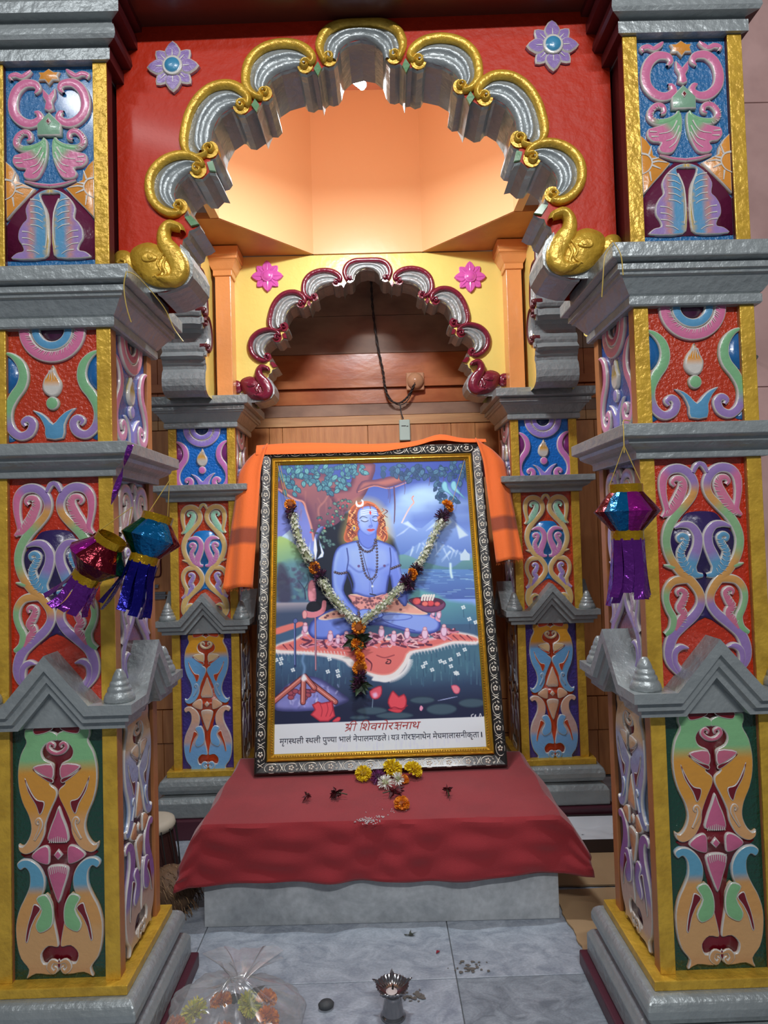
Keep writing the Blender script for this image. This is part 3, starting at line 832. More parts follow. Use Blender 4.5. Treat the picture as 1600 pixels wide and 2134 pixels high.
def build_arch(t, depth, xw, ztop, sx, zmap, rimmat, facemat, flower=None, beast=None, leafmat=None, side=False):
    """geometry about x=0, front face at y=0 going back to y=depth"""
    def P(q):
        x, z = AX(*q[:2])
        return (x * sx, zmap(z))
    half = [P(q) for q in INTR]
    half[0] = (0, half[0][1])
    zb = half[-1][1]
    intr = half[::-1] + [(-x, z) for x, z in half[1:]]          # left bottom to right bottom (x<0 first)
    # silver soffit: follows the intrados back through the wall
    n = len(intr)
    g = MB()
    rows = [(0.0, -.0005), (-.003, .006), (0, .03), (0, depth)]
    vs = []
    for off, y in rows:
        P2 = inset([np.array(p) for p in intr], 0)
        vs += [(p[0], y, p[1] + off) for p in P2]
    g.add(vs, [(k * n + i, k * n + i + 1, (k + 1) * n + i + 1, (k + 1) * n + i) for k in range(3) for i in range(n - 1)])
    obj('soffit', g, M_SILVER, t)
    # wall of the arch: outline outside, intrados inside
    outl = [(-xw, zb), (-xw, ztop), (xw, ztop), (xw, zb)]
    loop = [Vector((x, z, 0)) for x, z in intr] + [Vector((xw, zb, 0)), Vector((xw, ztop, 0)), Vector((-xw, ztop, 0)), Vector((-xw, zb, 0))]
    tri = tessellate_polygon([loop])
    k = len(loop)
    g = MB()
    g.add([(p.x, .0, p.y) for p in loop], [tuple(q) for q in tri])
    g.add([(p.x, depth, p.y) for p in loop], [tuple(q)[::-1] for q in tri])
    e = [(xw, zb), (xw, ztop), (-xw, ztop), (-xw, zb)]
    g.add([(x, 0, z) for x, z in e] + [(x, depth, z) for x, z in e], [(i, i + 1, i + 5, i + 4) for i in range(3)])
    obj('spandrel', g, facemat, t)
    # rims with volutes, silver coves
    for j, Lb in enumerate(LOBES):
        for sg in ((1,) if j == 0 else (1, -1)):
            pts = volute(*Lb['L'])[::-1]
            pts += [AX(*q) for q in Lb['mid']]
            if Lb['R']:
                pts += volute(*Lb['R'])
            else:
                pts = pts + [(-p[0], p[1], p[2]) for p in pts[::-1][1:]]
            pts = [(p[0] * sx * sg, zmap(p[1]), p[2] * sx) for p in pts]
            mb = MB()
            ribbon(mb, pts, .013, [(1, 1, 1, 1)], .004, white=(1, 1, 1, 1), sub=3)
            obj('rim', mb, rimmat, t, smooth=True)
            # cove between rim and soffit
            mids = Lb['mid'] if j else Lb['mid'] + [(2 * 1473 - q[0], q[1], q[2]) for q in Lb['mid'][::-1][1:]]
            arcs = Lb['arc'] if j else Lb['arc'] + [(2 * 1473 - q[0], q[1]) for q in Lb['arc'][::-1][1:]]
            NS = 24

            def resamp(q):
                X = np.array(cr([(AX(*p_[:2])[0] * sx * sg, zmap(AX(*p_[:2])[1])) for p_ in q], 5))
                dl = np.r_[0, np.cumsum(np.linalg.norm(np.diff(X, axis=0), axis=1))]
                tt = np.linspace(0, dl[-1], NS)
                return np.stack([np.interp(tt, dl, X[:, 0]), np.interp(tt, dl, X[:, 1])], 1)
            S, I_ = resamp(mids), resamp(arcs)
            g = MB()
            rows = [[(p[0], y, p[1]) for p in S * (1 - f) + I_ * f] for f, y in ((0, -.004), (.10, -.0012), (.30, -.0012), (.38, -.009), (.46, -.013), (.55, -.010), (.62, -.002), (.70, -.007), (.82, -.012), (.94, -.009), (1.0, -.0005))]
            nr = len(rows)
            g.add([p for r in rows for p in r], [(a * NS + b, a * NS + b + 1, (a + 1) * NS + b + 1, (a + 1) * NS + b) for a in range(nr - 1) for b in range(NS - 1)])
            obj('cove', g, M_SILVER, t, smooth=True)
            for V in (Lb['L'], Lb['R']):
                if V is None:
                    continue
                for s3 in ((1, -1) if j == 0 else (1,)):
                    x, z = AX(V[0], V[1])
                    r = V[2] * .00037 * sx
                    g = MB()
                    g.add([(x * sx * sg * s3 + r * .97 * math.cos(a), yy, zmap(z) + r * .97 * math.sin(a)) for yy in (-.004, .02) for a in [2 * PI * q / 16 for q in range(16)]],
                          [tuple(range(16))] + [(q, (q + 1) % 16, 16 + (q + 1) % 16, 16 + q) for q in range(16)])
                    obj('volute_disc', g, rimmat, t)
    # leaflets between the lobes
    for q in ([(1190, 345), (1218, 300), (1240, 345), (1218, 392)], [(815, 560), (838, 520), (868, 560), (848, 604)], [(548, 900), (585, 890), (604, 955), (565, 950)], [(415, 1225), (455, 1215), (505, 1268), (455, 1280)]):
        for sg in (1, -1):
            mb = MB()
            blob(mb, [(P(p)[0] * sg, P(p)[1]) for p in q], .007, (1, 1, 1, 1), 0, smooth=1)
            obj('leaflet', mb, leafmat or rimmat, t)
    if beast:
        for sg in (1, -1):
            b = MB()
            G = lambda pts: [(P(p)[0] * sg, P(p)[1]) + tuple(q * .00037 for q in p[2:]) for p in pts]
            W1 = (1, 1, 1, 1)
            blob(b, G([(96, 1470), (120, 1410), (200, 1380), (270, 1400), (330, 1440), (372, 1510), (380, 1590), (340, 1640), (230, 1632), (140, 1570)]), .018, W1, .012, white=W1)
            c_ = MB()
            blob(c_, G([(390, 1380), (440, 1430), (468, 1500), (464, 1572), (432, 1620), (362, 1650), (250, 1668), (90, 1668), (90, 1560), (330, 1540), (370, 1470)]), .004, W1, 0, smooth=0)
            obj('corbel_face', c_, M_SILVER, t)
            e = obj('elephant_head', b, beast, t, smooth=True)
            b = MB()
            ribbon(b, G([(412, 1325, 14), (398, 1300, 22), (372, 1290, 26), (330, 1282, 30), (300, 1322, 36), (306, 1385, 46), (346, 1440, 56), (384, 1500, 58), (392, 1560, 54), (352, 1604, 42), (280, 1598, 18)]), .020, [W1], .006, white=W1, z0=.004)
            obj('trunk', b, beast, e, smooth=True)
            b = MB()
            blob(b, G([(-6, 1466), (20, 1425), (76, 1424), (122, 1470), (112, 1540), (60, 1570), (6, 1530)]), .012, W1, .008, white=W1)
            ribbon(b, G([(20, 1500, 8), (40, 1480, 10), (68, 1490, 10), (64, 1515, 8)]), .004, [W1], z0=.012, white=W1)
            obj('ear', b, beast, e, smooth=True)
            b = MB()
            blob(b, G([(172, 1474), (205, 1450), (248, 1460), (268, 1486), (228, 1502), (186, 1500)]), .004, W1, .002, white=W1, z0=.018)
            blob(b, G([(208, 1466), (236, 1466), (242, 1486), (218, 1492)]), .003, W1, .001, white=W1, z0=.021)
            ribbon(b, G([(340, 1450, 6), (300, 1520, 10), (318, 1575, 12), (280, 1600, 10), (250, 1580, 6)]), .004, [W1], white=W1, z0=.018)
            ribbon(b, G([(320, 1430, 5), (270, 1510, 8), (288, 1560, 8), (240, 1590, 6)]), .004, [W1], white=W1, z0=.018)
            obj('eye_and_mouth', b, beast, e, smooth=True)


def rosette(par, x, z, R, cols, plain=None):
    t = link('rosette', None, par, (x, -.0005, z))
    for k in range(8):
        a = PI / 8 * 0 + k * PI / 4 + PI / 2
        big = k % 2 == 0
        L_ = R * (1 if big else .93)
        wd = R * (.30 if big else .24)
        ca, sa = math.cos(a), math.sin(a)
        pts = [(.28 * R, -wd * .5), (.45 * R, -wd), (.68 * R, -wd * .95), (L_, 0), (.68 * R, wd * .95), (.45 * R, wd), (.28 * R, wd * .5)]
        mb = MB()
        c0 = cols[0]
        blob(mb, [(p * ca - q * sa, p * sa + q * ca) for p, q in pts], .011 if big else .008, c0, .0034 if not plain else .002, smooth=2, white=WHITE if not plain else cols[0])
        if not plain:
            wline(mb, [(.4 * R * ca, .4 * R * sa), (.62 * R * ca, .62 * R * sa)], .0014, .0118 if big else .0088)
        else:
            ribbon(mb, [(.3 * R * ca, .3 * R * sa, .004), (.6 * R * ca, .6 * R * sa, .003), (.9 * L_ * ca, .9 * L_ * sa, .001)], .003, [cols[0]], white=cols[0], z0=.010 if big else .007)
        obj('petal', mb, M_ENAMEL, t)
    mb = MB()
    n = 20
    prof = [(.38, .0), (.38, .013), (.34, .0145), (.30, .0135), (.27, .0155), (.12, .018), (0, .0185)]
    vs, cs = [], []
    for r, d in prof:
        for k in range(n):
            vs.append((r * R * math.cos(2 * PI * k / n), -d, r * R * math.sin(2 * PI * k / n)))
            cs.append(cols[1] if (r < .3 or plain) else WHITE)
    mb.add(vs, [(i * n + k, i * n + (k + 1) % n, (i + 1) * n + (k + 1) % n, (i + 1) * n + k) for i in range(len(prof) - 1) for k in range(n)], cs)
    obj('flower_centre', mb, M_ENAMEL, t, smooth=True)
    return t


ID = lambda z: z
M_LEAF = mat('leaflet_green', (84, 136, 84), .35, coat=.3, bump=.3)
fa = thing('cusped_arch', 'red front arch with scalloped gold rim and gold elephant heads', 'arch', (0, 1.447, 0), (0, 0, -.02), 'cusped arches of the canopy')
build_arch(fa, .135, .556, 2.255, 1, ID, M_GOLD, M_RED, beast=M_GOLD, leafmat=M_LEAF)
ba = thing('cusped_arch', 'yellow back arch with plum red scalloped rim, behind the framed picture', 'arch', (-.004, 2.503, 0), (0, 0, 0), 'cusped arches of the canopy')
M_PLUMB = M_PLUM
build_arch(ba, .12, .53, 2.164, .945, lambda z: 1.606 + (z - 1.645) * .905, M_PLUM, M_YELLOW, beast=M_PLUM, leafmat=M_PLUM)
for sx in (-1, 1):
    obj('pilaster', MB().box(sx * .545 - .029, sx * .545 + .029, -.073, .007, 1.614, 2.15), M_PILASTER, ba, (.004, 0, 0), bevel=.002)
    obj('pilaster_capital', ring(MB(), scaled(PC, 2.062, 2.162), .029), M_PILASTER, ba, (sx * .545 + .004, -.044, 0), bevel=.001)
for sx, lb in ((-1, 'side arch in silver and yellow joining the two left pillars'), (1, 'side arch in silver and yellow joining the two right pillars')):
    sa_ = thing('cusped_arch', lb, 'arch', (sx * .590, 2.06, 0), (0, 0, -sx * PI / 2), 'cusped arches of the canopy')
    build_arch(sa_, .155, .43, 2.155, .68, lambda z: 1.606 + (z - 1.645) * .905, M_MAROON, M_YELLOW, beast=None, leafmat=M_SILVER)
LV, BL = lin((140, 112, 172)), lin((66, 140, 178))
PK = lin((212, 92, 178))
rosette(fa, -.424, 2.147, .060, (LV, BL))
rosette(fa, .428, 2.165, .060, (LV, BL))
rosette(ba, -.385, 2.085, .062, (PK, PK), plain=True)
rosette(ba, .395, 2.063, .062, (PK, PK), plain=True)

# ------------------------------------------------------------------ pillars
pillar('front left carved pillar, nearest on the left, with foil lanterns hanging before it', -.675, 1.515, 1, 'front', ZF)
pillar('front right carved pillar beside the pink wall, with one foil lantern before it', .675, 1.470, -1, 'front', ZF)
pillar('back left carved pillar with blue frieze, left of the framed picture', -.6476, 2.6035, 1, 'back', ZB)
pillar('back right carved pillar with blue frieze, right of the framed picture', .6476, 2.6035, -1, 'back', ZB)

# ------------------------------------------------------------------ the lamp in the canopy
tl = thing('tube_lamp', 'bright white lamp high inside the orange canopy, behind the red arch', 'lamp', (-.033, 1.79, 2.362), (0, 0, .9))
obj('lamp_body', MB().box(-.06, .06, -.014, .014, .012, .03), mat('lamp_white', (220, 220, 220), .4), tl, bevel=.003)
obj('hanger', MB().tube([(0, 0, .03), (0, 0, .18)], .004, 8), M_CABLE, tl)
g = MB()
g.tube([(-.055, 0, .0), (.055, 0, .0)], .012, 12)
obj('lit_tube', g, emis('lit_tube', (.9, .96, 1, 1), 30), tl)

# ------------------------------------------------------------------ altar: marble block, red cloth
TOP = .281
pf = thing('altar_platform', 'low grey marble platform under the red cloth, before the framed picture', 'platform', (-.008, 2.133, 0), (0, 0, -.018))
obj('stone_core', MB().box(-.480, .480, -.249, .255, 0, TOP - .022), M_BLOCK, pf, bevel=.002)
obj('front_slab', MB().box(-.495, .495, -.267, -.250, .0005, TOP - .022), M_BLOCK, pf, bevel=.0015)
obj('top_slab', MB().box(-.495, .495, -.267, .262, TOP - .0215, TOP - .002), M_BLOCK, pf, bevel=.002)

M_REDC = mat('red_cotton', (156, 36, 44), .85, bump=.25, bscale=420, var=.25, vscale=9, sheen=.25)
NA, NB = 96, 84
vs = []
for j in range(NB + 1):
    for i in range(NA + 1):
        a = -.618 + 1.236 * i / NA
        b = -.158 + .70 * j / NB            # b<0 hangs over the front edge, 0 = front edge
        flat = .499
        oa = max(abs(a) - flat, 0)
        ob = max(-b, 0)
        sg = 1 if a > 0 else -1
        # side flaps stand off stiffly, more so towards the front corners
        k = min(1, max(0, 1 - b / .55))
        oa_e = oa * (.15 + .85 * k)
        fl_ = math.radians(48 if sg < 0 else 40)
        x = sg * (min(abs(a), flat)) + sg * oa_e * math.cos(fl_) * .9
        dz = oa_e * math.sin(fl_) + max(oa_e - .05, 0) * .5
        y = 1.860 + max(b, 0) - (.005 if ob > 0 else 0) - ob * .12
        rnd = .008
        fz = ob if ob > 0 else 0
        z = TOP + .004 - dz * max(.06, 1 - ob / .15) - fz * .98
        z += .0016 * math.sin(a * 23 + b * 9) * math.sin(b * 17 - a * 5) * (0.35 if ob == 0 and oa == 0 else 1)
        if ob > 0:
            y += .007 * math.sin(a * 13 + 1.3) * min(ob / .1, 1) + .004 * math.sin(a * 37 + ob * 22) * min(ob / .1, 1)
            z -= (.006 * math.sin(a * 9 + .8) + 0) * ob / .158
        if ob > 0:
            y += .0035 * math.sin(a * 17 + ob * 61 + 2 * math.sin(a * 7)) * math.sin(ob * 47 - a * 6) + .0022 * math.sin(a * 41 - ob * 83 + 1.7 * math.sin(a * 11))
        if oa > 0:
            x += sg * .004 * math.sin(b * 25)
        vs.append((x - .008, y - .018 * a, max(z, .05)))
g = MB().add(vs, [(j * (NA + 1) + i, j * (NA + 1) + i + 1, (j + 1) * (NA + 1) + i + 1, (j + 1) * (NA + 1) + i) for j in range(NB) for i in range(NA)])
cl = obj('altar_cloth', g, M_REDC, None, smooth=True)
cl.data.set_sharp_from_angle(angle=.6)
tag(cl, 'plain red cloth spread over the marble platform, hanging down its front', 'cloth')
so = cl.modifiers.new('thick', 'SOLIDIFY')
so.thickness = .0022
so.offset = 0

# ------------------------------------------------------------------ framed picture
TILT = math.atan2(.305, 1.13)
FW, FH, FB, GB = .845, 1.168, .041, .023
fr = thing('framed_picture', 'large framed devotional print in a black and gold frame, leaning back on the red cloth', 'picture', (-.004, 2.232, TOP + .0085), (-TILT, 0, .010))
M_FRB = mat('black_frame_lacquer', (30, 27, 26), .3, coat=.5, bump=.2, bscale=60)
M_FRG = mat('frame_gilt', (206, 164, 58), .3, .7, bump=.3, bscale=80)
M_FRS = mat('frame_silver_ornament', (222, 216, 200), .3, .4)
hw = FW / 2


def rail(L, wd, dep, prof, m, name, x, z, ang):
    """mitred rail of length L lying along local x, its outer edge at z=0 going to z=wd"""
    g = MB()
    n = len(prof)
    vs = []
    for t_, d in prof:
        vs += [(-L / 2 + t_ * wd, -d, t_ * wd), (L / 2 - t_ * wd, -d, t_ * wd)]
    vs += [(L / 2 - wd, 0, wd), (-L / 2 + wd, 0, wd), (L / 2, 0, 0), (-L / 2, 0, 0)]
    fs = [(2 * i, 2 * i + 1, 2 * i + 3, 2 * i + 2) for i in range(n - 1)]
    g.add(vs, fs)
    return obj(name, g, m, fr, (x, 0, z), (0, ang, 0))


def ornament_mesh():
    mb = MB()
    W1 = (1, 1, 1, 1)
    oval = [(.019 * math.cos(a), .0125 * math.sin(a), .0011) for a in [PI * .25 + 2 * PI * k / 14 * .86 for k in range(15)]]
    ribbon(mb, oval, .002, [W1], .0006, white=W1, sub=2)
    for k in range(5):
        a = k * 2 * PI / 5
        blob(mb, [(.0052 * math.cos(a) + .0034 * math.cos(b), .0052 * math.sin(a) + .0034 * math.sin(b)) for b in [PI / 3 * q for q in range(6)]], .002, W1, 0, smooth=0)
    for sg in (1, -1):
        ribbon(mb, [(.021, -.013 * sg, .0006), (.026, -.004 * sg, .0012), (.035, .011 * sg, .0008)], .002, [W1], .0005, white=W1, sub=2)
        ribbon(mb, [(.012, .004 * sg, .0004), (.0145, .0055 * sg, .0012), (.016, .002 * sg, .0004)], .002, [W1], .0005, white=W1, sub=2)
    return mb.mesh('ornament', M_FRS, True)


om = ornament_mesh()
BP = [(0, .004), (.0, .022), (.08, .027), (.2, .028), (.75, .022), (.9, .02), (1, .016)]
GP = [(0, .012), (.02, .020), (.18, .0225), (.34, .018), (.42, .0195), (.56, .020), (.62, .013), (.85, .0085), (1, .004)]
for (L, x, z, ang, cnt) in ((FW, 0, 0, 0, 12), (FW, 0, FH, PI, 12), (FH, -hw, FH / 2, PI / 2, 17), (FH, hw, FH / 2, -PI / 2, 17)):
    r_ = rail(L, FB, .03, BP, M_FRB, 'frame_rail', x, z, ang)
    for q in range(cnt):
        px = -L / 2 + FB * .7 + (L - 1.4 * FB) * (q + .45) / cnt
        link('ornament', om, r_, (px, -.0245, FB * .5), (-.16, 0, 0)).scale = (1.22, 1.1, 1.15)
    L2 = L - 2 * FB
    ca, sa = math.cos(ang), math.sin(ang)
    gx, gz = x + FB * math.sin(ang), z + FB * math.cos(ang)
    g_ = rail(L2, GB, .02, GP, M_FRG, 'gilt_fillet', gx, gz, ang)
    nb = int((L2 - 2 * GB) / .0085)
    bm_ = MB()
    for q in range(nb):
        bx = -L2 / 2 + GB + (q + .5) * (L2 - 2 * GB) / nb
        bm_.add([(bx + .0036 * a, -.0125 - .004 * c, GB * .74 + .003 * b) for a, b, c in ((-1, 0, 0), (0, -1, 0), (1, 0, 0), (0, 1, 0), (0, 0, 1))], [(0, 1, 4), (1, 2, 4), (2, 3, 4), (3, 0, 4)])
    obj('beading', bm_, M_FRG, g_)['kind'] = 'stuff'
obj('backing_board', MB().box(-hw + .006, hw - .006, -.002, .003, .006, FH - .006), mat('brown_board', (96, 70, 50), .7), fr)

# ---- the print itself: painted in code on a fine grid of vertices
SW, SH = FW - 2 * (FB + GB), FH - 2 * (FB + GB)
PW, PH = 440, 640
src_ = [(240, 188), (1318, 172), (1425, 1880), (207, 1912)]
dst_ = [(0, 0), (1, 0), (1, 1), (0, 1)]
A_, B_ = [], []
for (x, y), (u, v) in zip(src_, dst_):
    A_ += [[x, y, 1, 0, 0, 0, -u * x, -u * y], [0, 0, 0, x, y, 1, -v * x, -v * y]]
    B_ += [u, v]
Hm = np.append(np.linalg.solve(np.array(A_, float), np.array(B_, float)), 1).reshape(3, 3)


def hom(p):
    q = Hm @ np.array([p[0], p[1], 1.0])
    return q[0] / q[2], q[1] / q[2]


IMG = np.zeros((PH, PW, 3))
YY, XX = np.mgrid[0:PH, 0:PW].astype(float)
PXS = 2.8                                     # photograph-crop pixels per canvas pixel


def cpx(pts):
    return np.array([(hom(p)[0] * (PW - 1), hom(p)[1] * (PH - 1)) for p in pts])


def c8(c):
    return np.array(c, float) / 255


def bbox(P, pad):
    x0 = max(int(P[:, 0].min() - pad), 0)
    x1 = min(int(P[:, 0].max() + pad) + 2, PW)
    y0 = max(int(P[:, 1].min() - pad), 0)
    y1 = min(int(P[:, 1].max() + pad) + 2, PH)
    return x0, x1, y0, y1


def segdist(gx, gy, P, closed):
    D = np.full(gx.shape, 1e9)
    Tm = np.zeros(gx.shape)
    n = len(P)
    for i in range(n if closed else n - 1):
        a, b = P[i], P[(i + 1) % n]
        e = b - a
        l2 = e @ e + 1e-9
        t = np.clip(((gx - a[0]) * e[0] + (gy - a[1]) * e[1]) / l2, 0, 1)
        d = np.hypot(gx - a[0] - t * e[0], gy - a[1] - t * e[1])
        k = d < D
        D = np.where(k, d, D)
        Tm = np.where(k, (i + t) / max(n - 1, 1), Tm)
    return D, Tm


def fill(pts, col, edge=None, ew=12, soft=1.0, smooth=3, grad=None, al=1.0, noise=0):
    """grad=(colour2, p1, p2): blends col->colour2 from crop point p1 to p2"""
    P = cpx(cr(pts, smooth, True) if smooth else pts)
    x0, x1, y0, y1 = bbox(P, soft + 1)
    if x1 <= x0 or y1 <= y0:
        return
    gx, gy = XX[y0:y1, x0:x1], YY[y0:y1, x0:x1]
    ins = np.zeros(gx.shape, bool)
    n = len(P)
    for i in range(n):
        a, b = P[i], P[(i + 1) % n]
        if a[1] == b[1]:
            continue
        c = ((a[1] > gy) != (b[1] > gy)) & (gx < (b[0] - a[0]) * (gy - a[1]) / (b[1] - a[1]) + a[0])
        ins ^= c
    D, _ = segdist(gx, gy, P, True)
    sd = np.where(ins, D, -D)
    a = np.clip(.5 + sd / soft, 0, 1)[..., None] * al
    C = np.broadcast_to(c8(col), gx.shape + (3,)).copy()
    if grad:
        q = cpx([grad[1], grad[2]])
        e = q[1] - q[0]
        t = np.clip(((gx - q[0][0]) * e[0] + (gy - q[0][1]) * e[1]) / (e @ e), 0, 1)[..., None]
        C = C * (1 - t) + c8(grad[0]) * t
    if edge is not None:
        k = np.clip(sd / (ew / PXS), 0, 1)[..., None]
        k = k * k * (3 - 2 * k)
        C = c8(edge) * (1 - k) + C * k
    if noise:
        C = C * (1 + noise * (NOI[y0:y1, x0:x1, None] - .5))
    IMG[y0:y1, x0:x1] = IMG[y0:y1, x0:x1] * (1 - a) + C * a


def stroke(pts, wd, col, col2=None, soft=1.0, al=1.0, taper=0, smooth=4):
    P = cpx(cr(pts, smooth) if smooth and len(pts) > 2 else pts)
    hwp = wd / PXS / 2
    x0, x1, y0, y1 = bbox(P, hwp + soft + 1)
    if x1 <= x0 or y1 <= y0:
        return
    gx, gy = XX[y0:y1, x0:x1], YY[y0:y1, x0:x1]
    D, Tm = segdist(gx, gy, P, False)
    hw_ = hwp * (1 - taper * Tm)
    a = (np.clip(.5 + (hw_ - D) / soft, 0, 1) * al)[..., None]
    C = c8(col) if col2 is None else c8(col) * (1 - Tm[..., None]) + c8(col2) * Tm[..., None]
    IMG[y0:y1, x0:x1] = IMG[y0:y1, x0:x1] * (1 - a) + C * a


def blur_noise(n, seed):
    r = np.random.default_rng(seed)
    out = np.zeros((PH, PW))
    for k, wgt in ((6, .5), (14, .3), (40, .2)):
        g = r.random((PH * k // PW + 3, k + 3))
        yy = YY / PW * k
        xx = XX / PW * k
        iy, ix = yy.astype(int), xx.astype(int)
        fy, fx = yy - iy, xx - ix
        fy, fx = fy * fy * (3 - 2 * fy), fx * fx * (3 - 2 * fx)
        out += wgt * ((g[iy, ix] * (1 - fx) + g[iy, ix + 1] * fx) * (1 - fy) + (g[iy + 1, ix] * (1 - fx) + g[iy + 1, ix + 1] * fx) * fy)
    return out


NOI = blur_noise(1, 3)
R_ = random.Random(5)
FULL = [(150, 150), (1500, 150), (1500, 2000), (150, 2000)]
# sky, clouds, mountains
fill(FULL, (58, 76, 150), smooth=0, grad=((120, 150, 212), (900, 250), (900, 700)))
fill([(150, 150), (560, 150), (560, 700), (150, 700)], (62, 84, 140), smooth=0, grad=((112, 122, 190), (300, 200), (300, 560)), soft=40)
for cx, cy, rx, ry, a in ((1050, 390, 120, 60, .8), (1130, 360, 110, 50, .7), (980, 430, 90, 40, .6), (1240, 430, 110, 26, .5), (900, 520, 90, 60, .5), (1010, 470, 140, 26, .5), (1260, 500, 90, 20, .4)):
    fill([(cx + rx * math.cos(t), cy + ry * math.sin(t)) for t in [k * PI / 5 for k in range(10)]], (164, 196, 228), soft=26, al=a)
fill([(860, 640), (950, 540), (985, 530), (1030, 570), (1065, 575), (1130, 520), (1200, 480), (1260, 540), (1340, 610), (1360, 800), (860, 800)], (132, 160, 210), smooth=0, grad=((84, 112, 178), (1100, 520), (1100, 740)))
for a, b, c in (((955, 545), (985, 532), (1040, 590)), ((1195, 486), (1240, 540), (1180, 590)), ((1195, 486), (1140, 560), (1090, 590)), ((1260, 548), (1330, 620), (1280, 640)), ((1000, 560), (960, 600), (920, 620))):
    fill([a, b, c], (196, 214, 236), smooth=0, soft=4, al=.8)
fill([(920, 760), (1010, 690), (1110, 625), (1180, 670), (1260, 710), (1360, 730), (1360, 850), (920, 850)], (120, 150, 204), smooth=0, grad=((92, 124, 170), (1100, 640), (1100, 820)))
for k in range(16):
    x = R_.uniform(1010, 1300)
    y = 640 + abs(x - 1110) * .35 + R_.uniform(5, 40)
    stroke([(x, y), (x + R_.uniform(-50, 50), y + R_.uniform(30, 70))], 12, (188, 208, 232), al=.6, taper=.8, soft=3)
fill([(900, 760), (960, 730), (1060, 770), (1160, 800), (1240, 810), (1300, 770), (1370, 760), (1370, 860), (900, 860)], (98, 142, 146), grad=((70, 112, 130), (1100, 750), (1100, 850)), soft=3)
fill([(880, 815), (1380, 825), (1390, 1000), (880, 1000)], (86, 124, 178), smooth=0, grad=((70, 92, 156), (1100, 830), (1100, 1000)))
for k in range(50):
    x, y = R_.uniform(900, 1380), R_.uniform(825, 990)
    stroke([(x, y), (x + R_.uniform(30, 90), y)], R_.uniform(3, 7), R_.choice([(120, 160, 200), (60, 80, 140), (150, 190, 210)]), al=.5)
stroke([(1228, 790), (1230, 840), (1236, 870)], 14, (190, 220, 232), soft=4)
fill([(1285, 770), (1285, 735), (1300, 722), (1312, 700), (1326, 722), (1340, 735), (1340, 770)], (176, 196, 226), smooth=0)
# right meadow
fill([(1000, 960), (1120, 960), (1220, 1010), (1400, 1050), (1420, 1240), (1000, 1240)], (92, 150, 156), grad=((58, 92, 128), (1200, 980), (1250, 1220)), soft=10)
# left side: snow hill, yellow green hill, forest
fill([(230, 640), (262, 610), (305, 575), (330, 620), (330, 680), (230, 680)], (170, 194, 224), smooth=0)
fill([(225, 640), (270, 620), (330, 660), (420, 740), (430, 900), (225, 900)], (150, 178, 110), grad=((92, 140, 140), (260, 640), (300, 850)), soft=4)
fill([(225, 830), (300, 760), (420, 800), (450, 1010), (225, 1010)], (92, 132, 142), grad=((66, 92, 120), (300, 800), (300, 1000)), soft=16)
for k in range(70):
    x, y = R_.uniform(225, 430), R_.uniform(780, 990)
    fill([(x + R_.uniform(8, 22) * math.cos(t), y + R_.uniform(8, 20) * math.sin(t)) for t in [q * PI / 3 for q in range(6)]], R_.choice([(60, 88, 104), (86, 124, 132), (104, 146, 140), (72, 64, 92)]), al=.55, soft=3)
fill([(228, 800), (262, 780), (300, 860), (310, 1000), (228, 1000)], (58, 52, 74), al=.75, soft=10)
stroke([(392, 990), (385, 930), (352, 880)], 8, (52, 56, 80), taper=.5)
stroke([(386, 930), (410, 880), (402, 840)], 5, (52, 56, 80), taper=.5)
# ground on the left and behind
fill([(200, 1010), (520, 1010), (520, 1200), (200, 1200)], (156, 148, 156), smooth=0, grad=((60, 74, 100), (300, 1012), (300, 1075)), soft=4)
# lower bank and water
fill([(190, 1150), (1440, 1150), (1440, 1740), (190, 1740)], (60, 88, 118), smooth=0, grad=((30, 36, 62), (800, 1380), (800, 1640)))
fill([(880, 1290), (1430, 1250), (1430, 1420), (900, 1480)], (66, 104, 122), soft=40, al=.8)
for k in range(190):
    x, y = R_.uniform(200, 1410), R_.uniform(1290, 1520)
    if 620 < x < 980 and y > 1330:
        continue
    stroke([(x, y), (x + R_.uniform(-5, 5), y - R_.uniform(30, 90))], R_.uniform(3, 9), R_.choice([(104, 150, 158), (70, 112, 134), (40, 62, 96), (84, 134, 146)]), al=.4, taper=.8, soft=2)
# tree: dark hollow, trunk, branches
fill([(470, 600), (640, 470), (900, 640), (930, 900), (960, 1080), (480, 1080), (450, 780)], (22, 30, 46), soft=10)
fill([(238, 290), (300, 250), (520, 240), (650, 330), (640, 430), (600, 520), (540, 560), (470, 560), (438, 640), (425, 560), (405, 470), (360, 400), (300, 385), (240, 340)], (146, 92, 92), edge=(96, 62, 84), ew=60, grad=((110, 74, 90), (300, 250), (480, 560)))
fill([(520, 330), (600, 470), (700, 420), (760, 330), (800, 190), (690, 190), (640, 330)], (136, 84, 92), edge=(84, 52, 72), ew=40)
fill([(690, 360), (780, 320), (860, 330), (960, 300), (1000, 270), (970, 250), (880, 262), (800, 280), (720, 290)], (156, 96, 92), edge=(90, 58, 82), ew=30)
stroke([(240, 330), (330, 390), (382, 410), (402, 470), (428, 560), (440, 640)], 12, (216, 150, 128), al=.8, soft=3)
stroke([(700, 352), (790, 318), (880, 334), (980, 300)], 6, (216, 140, 110), al=.8)
stroke([(540, 330), (510, 400), (470, 450), (476, 520)], 10, (196, 132, 116), al=.5, soft=4)
for k in range(22):
    x, y = R_.uniform(300, 640), R_.uniform(280, 500)
    stroke([(x, y), (x + R_.uniform(-20, 20), y + R_.uniform(30, 80))], 8, R_.choice([(176, 116, 104), (84, 60, 84), (120, 78, 92)]), al=.35, taper=.7, soft=4)
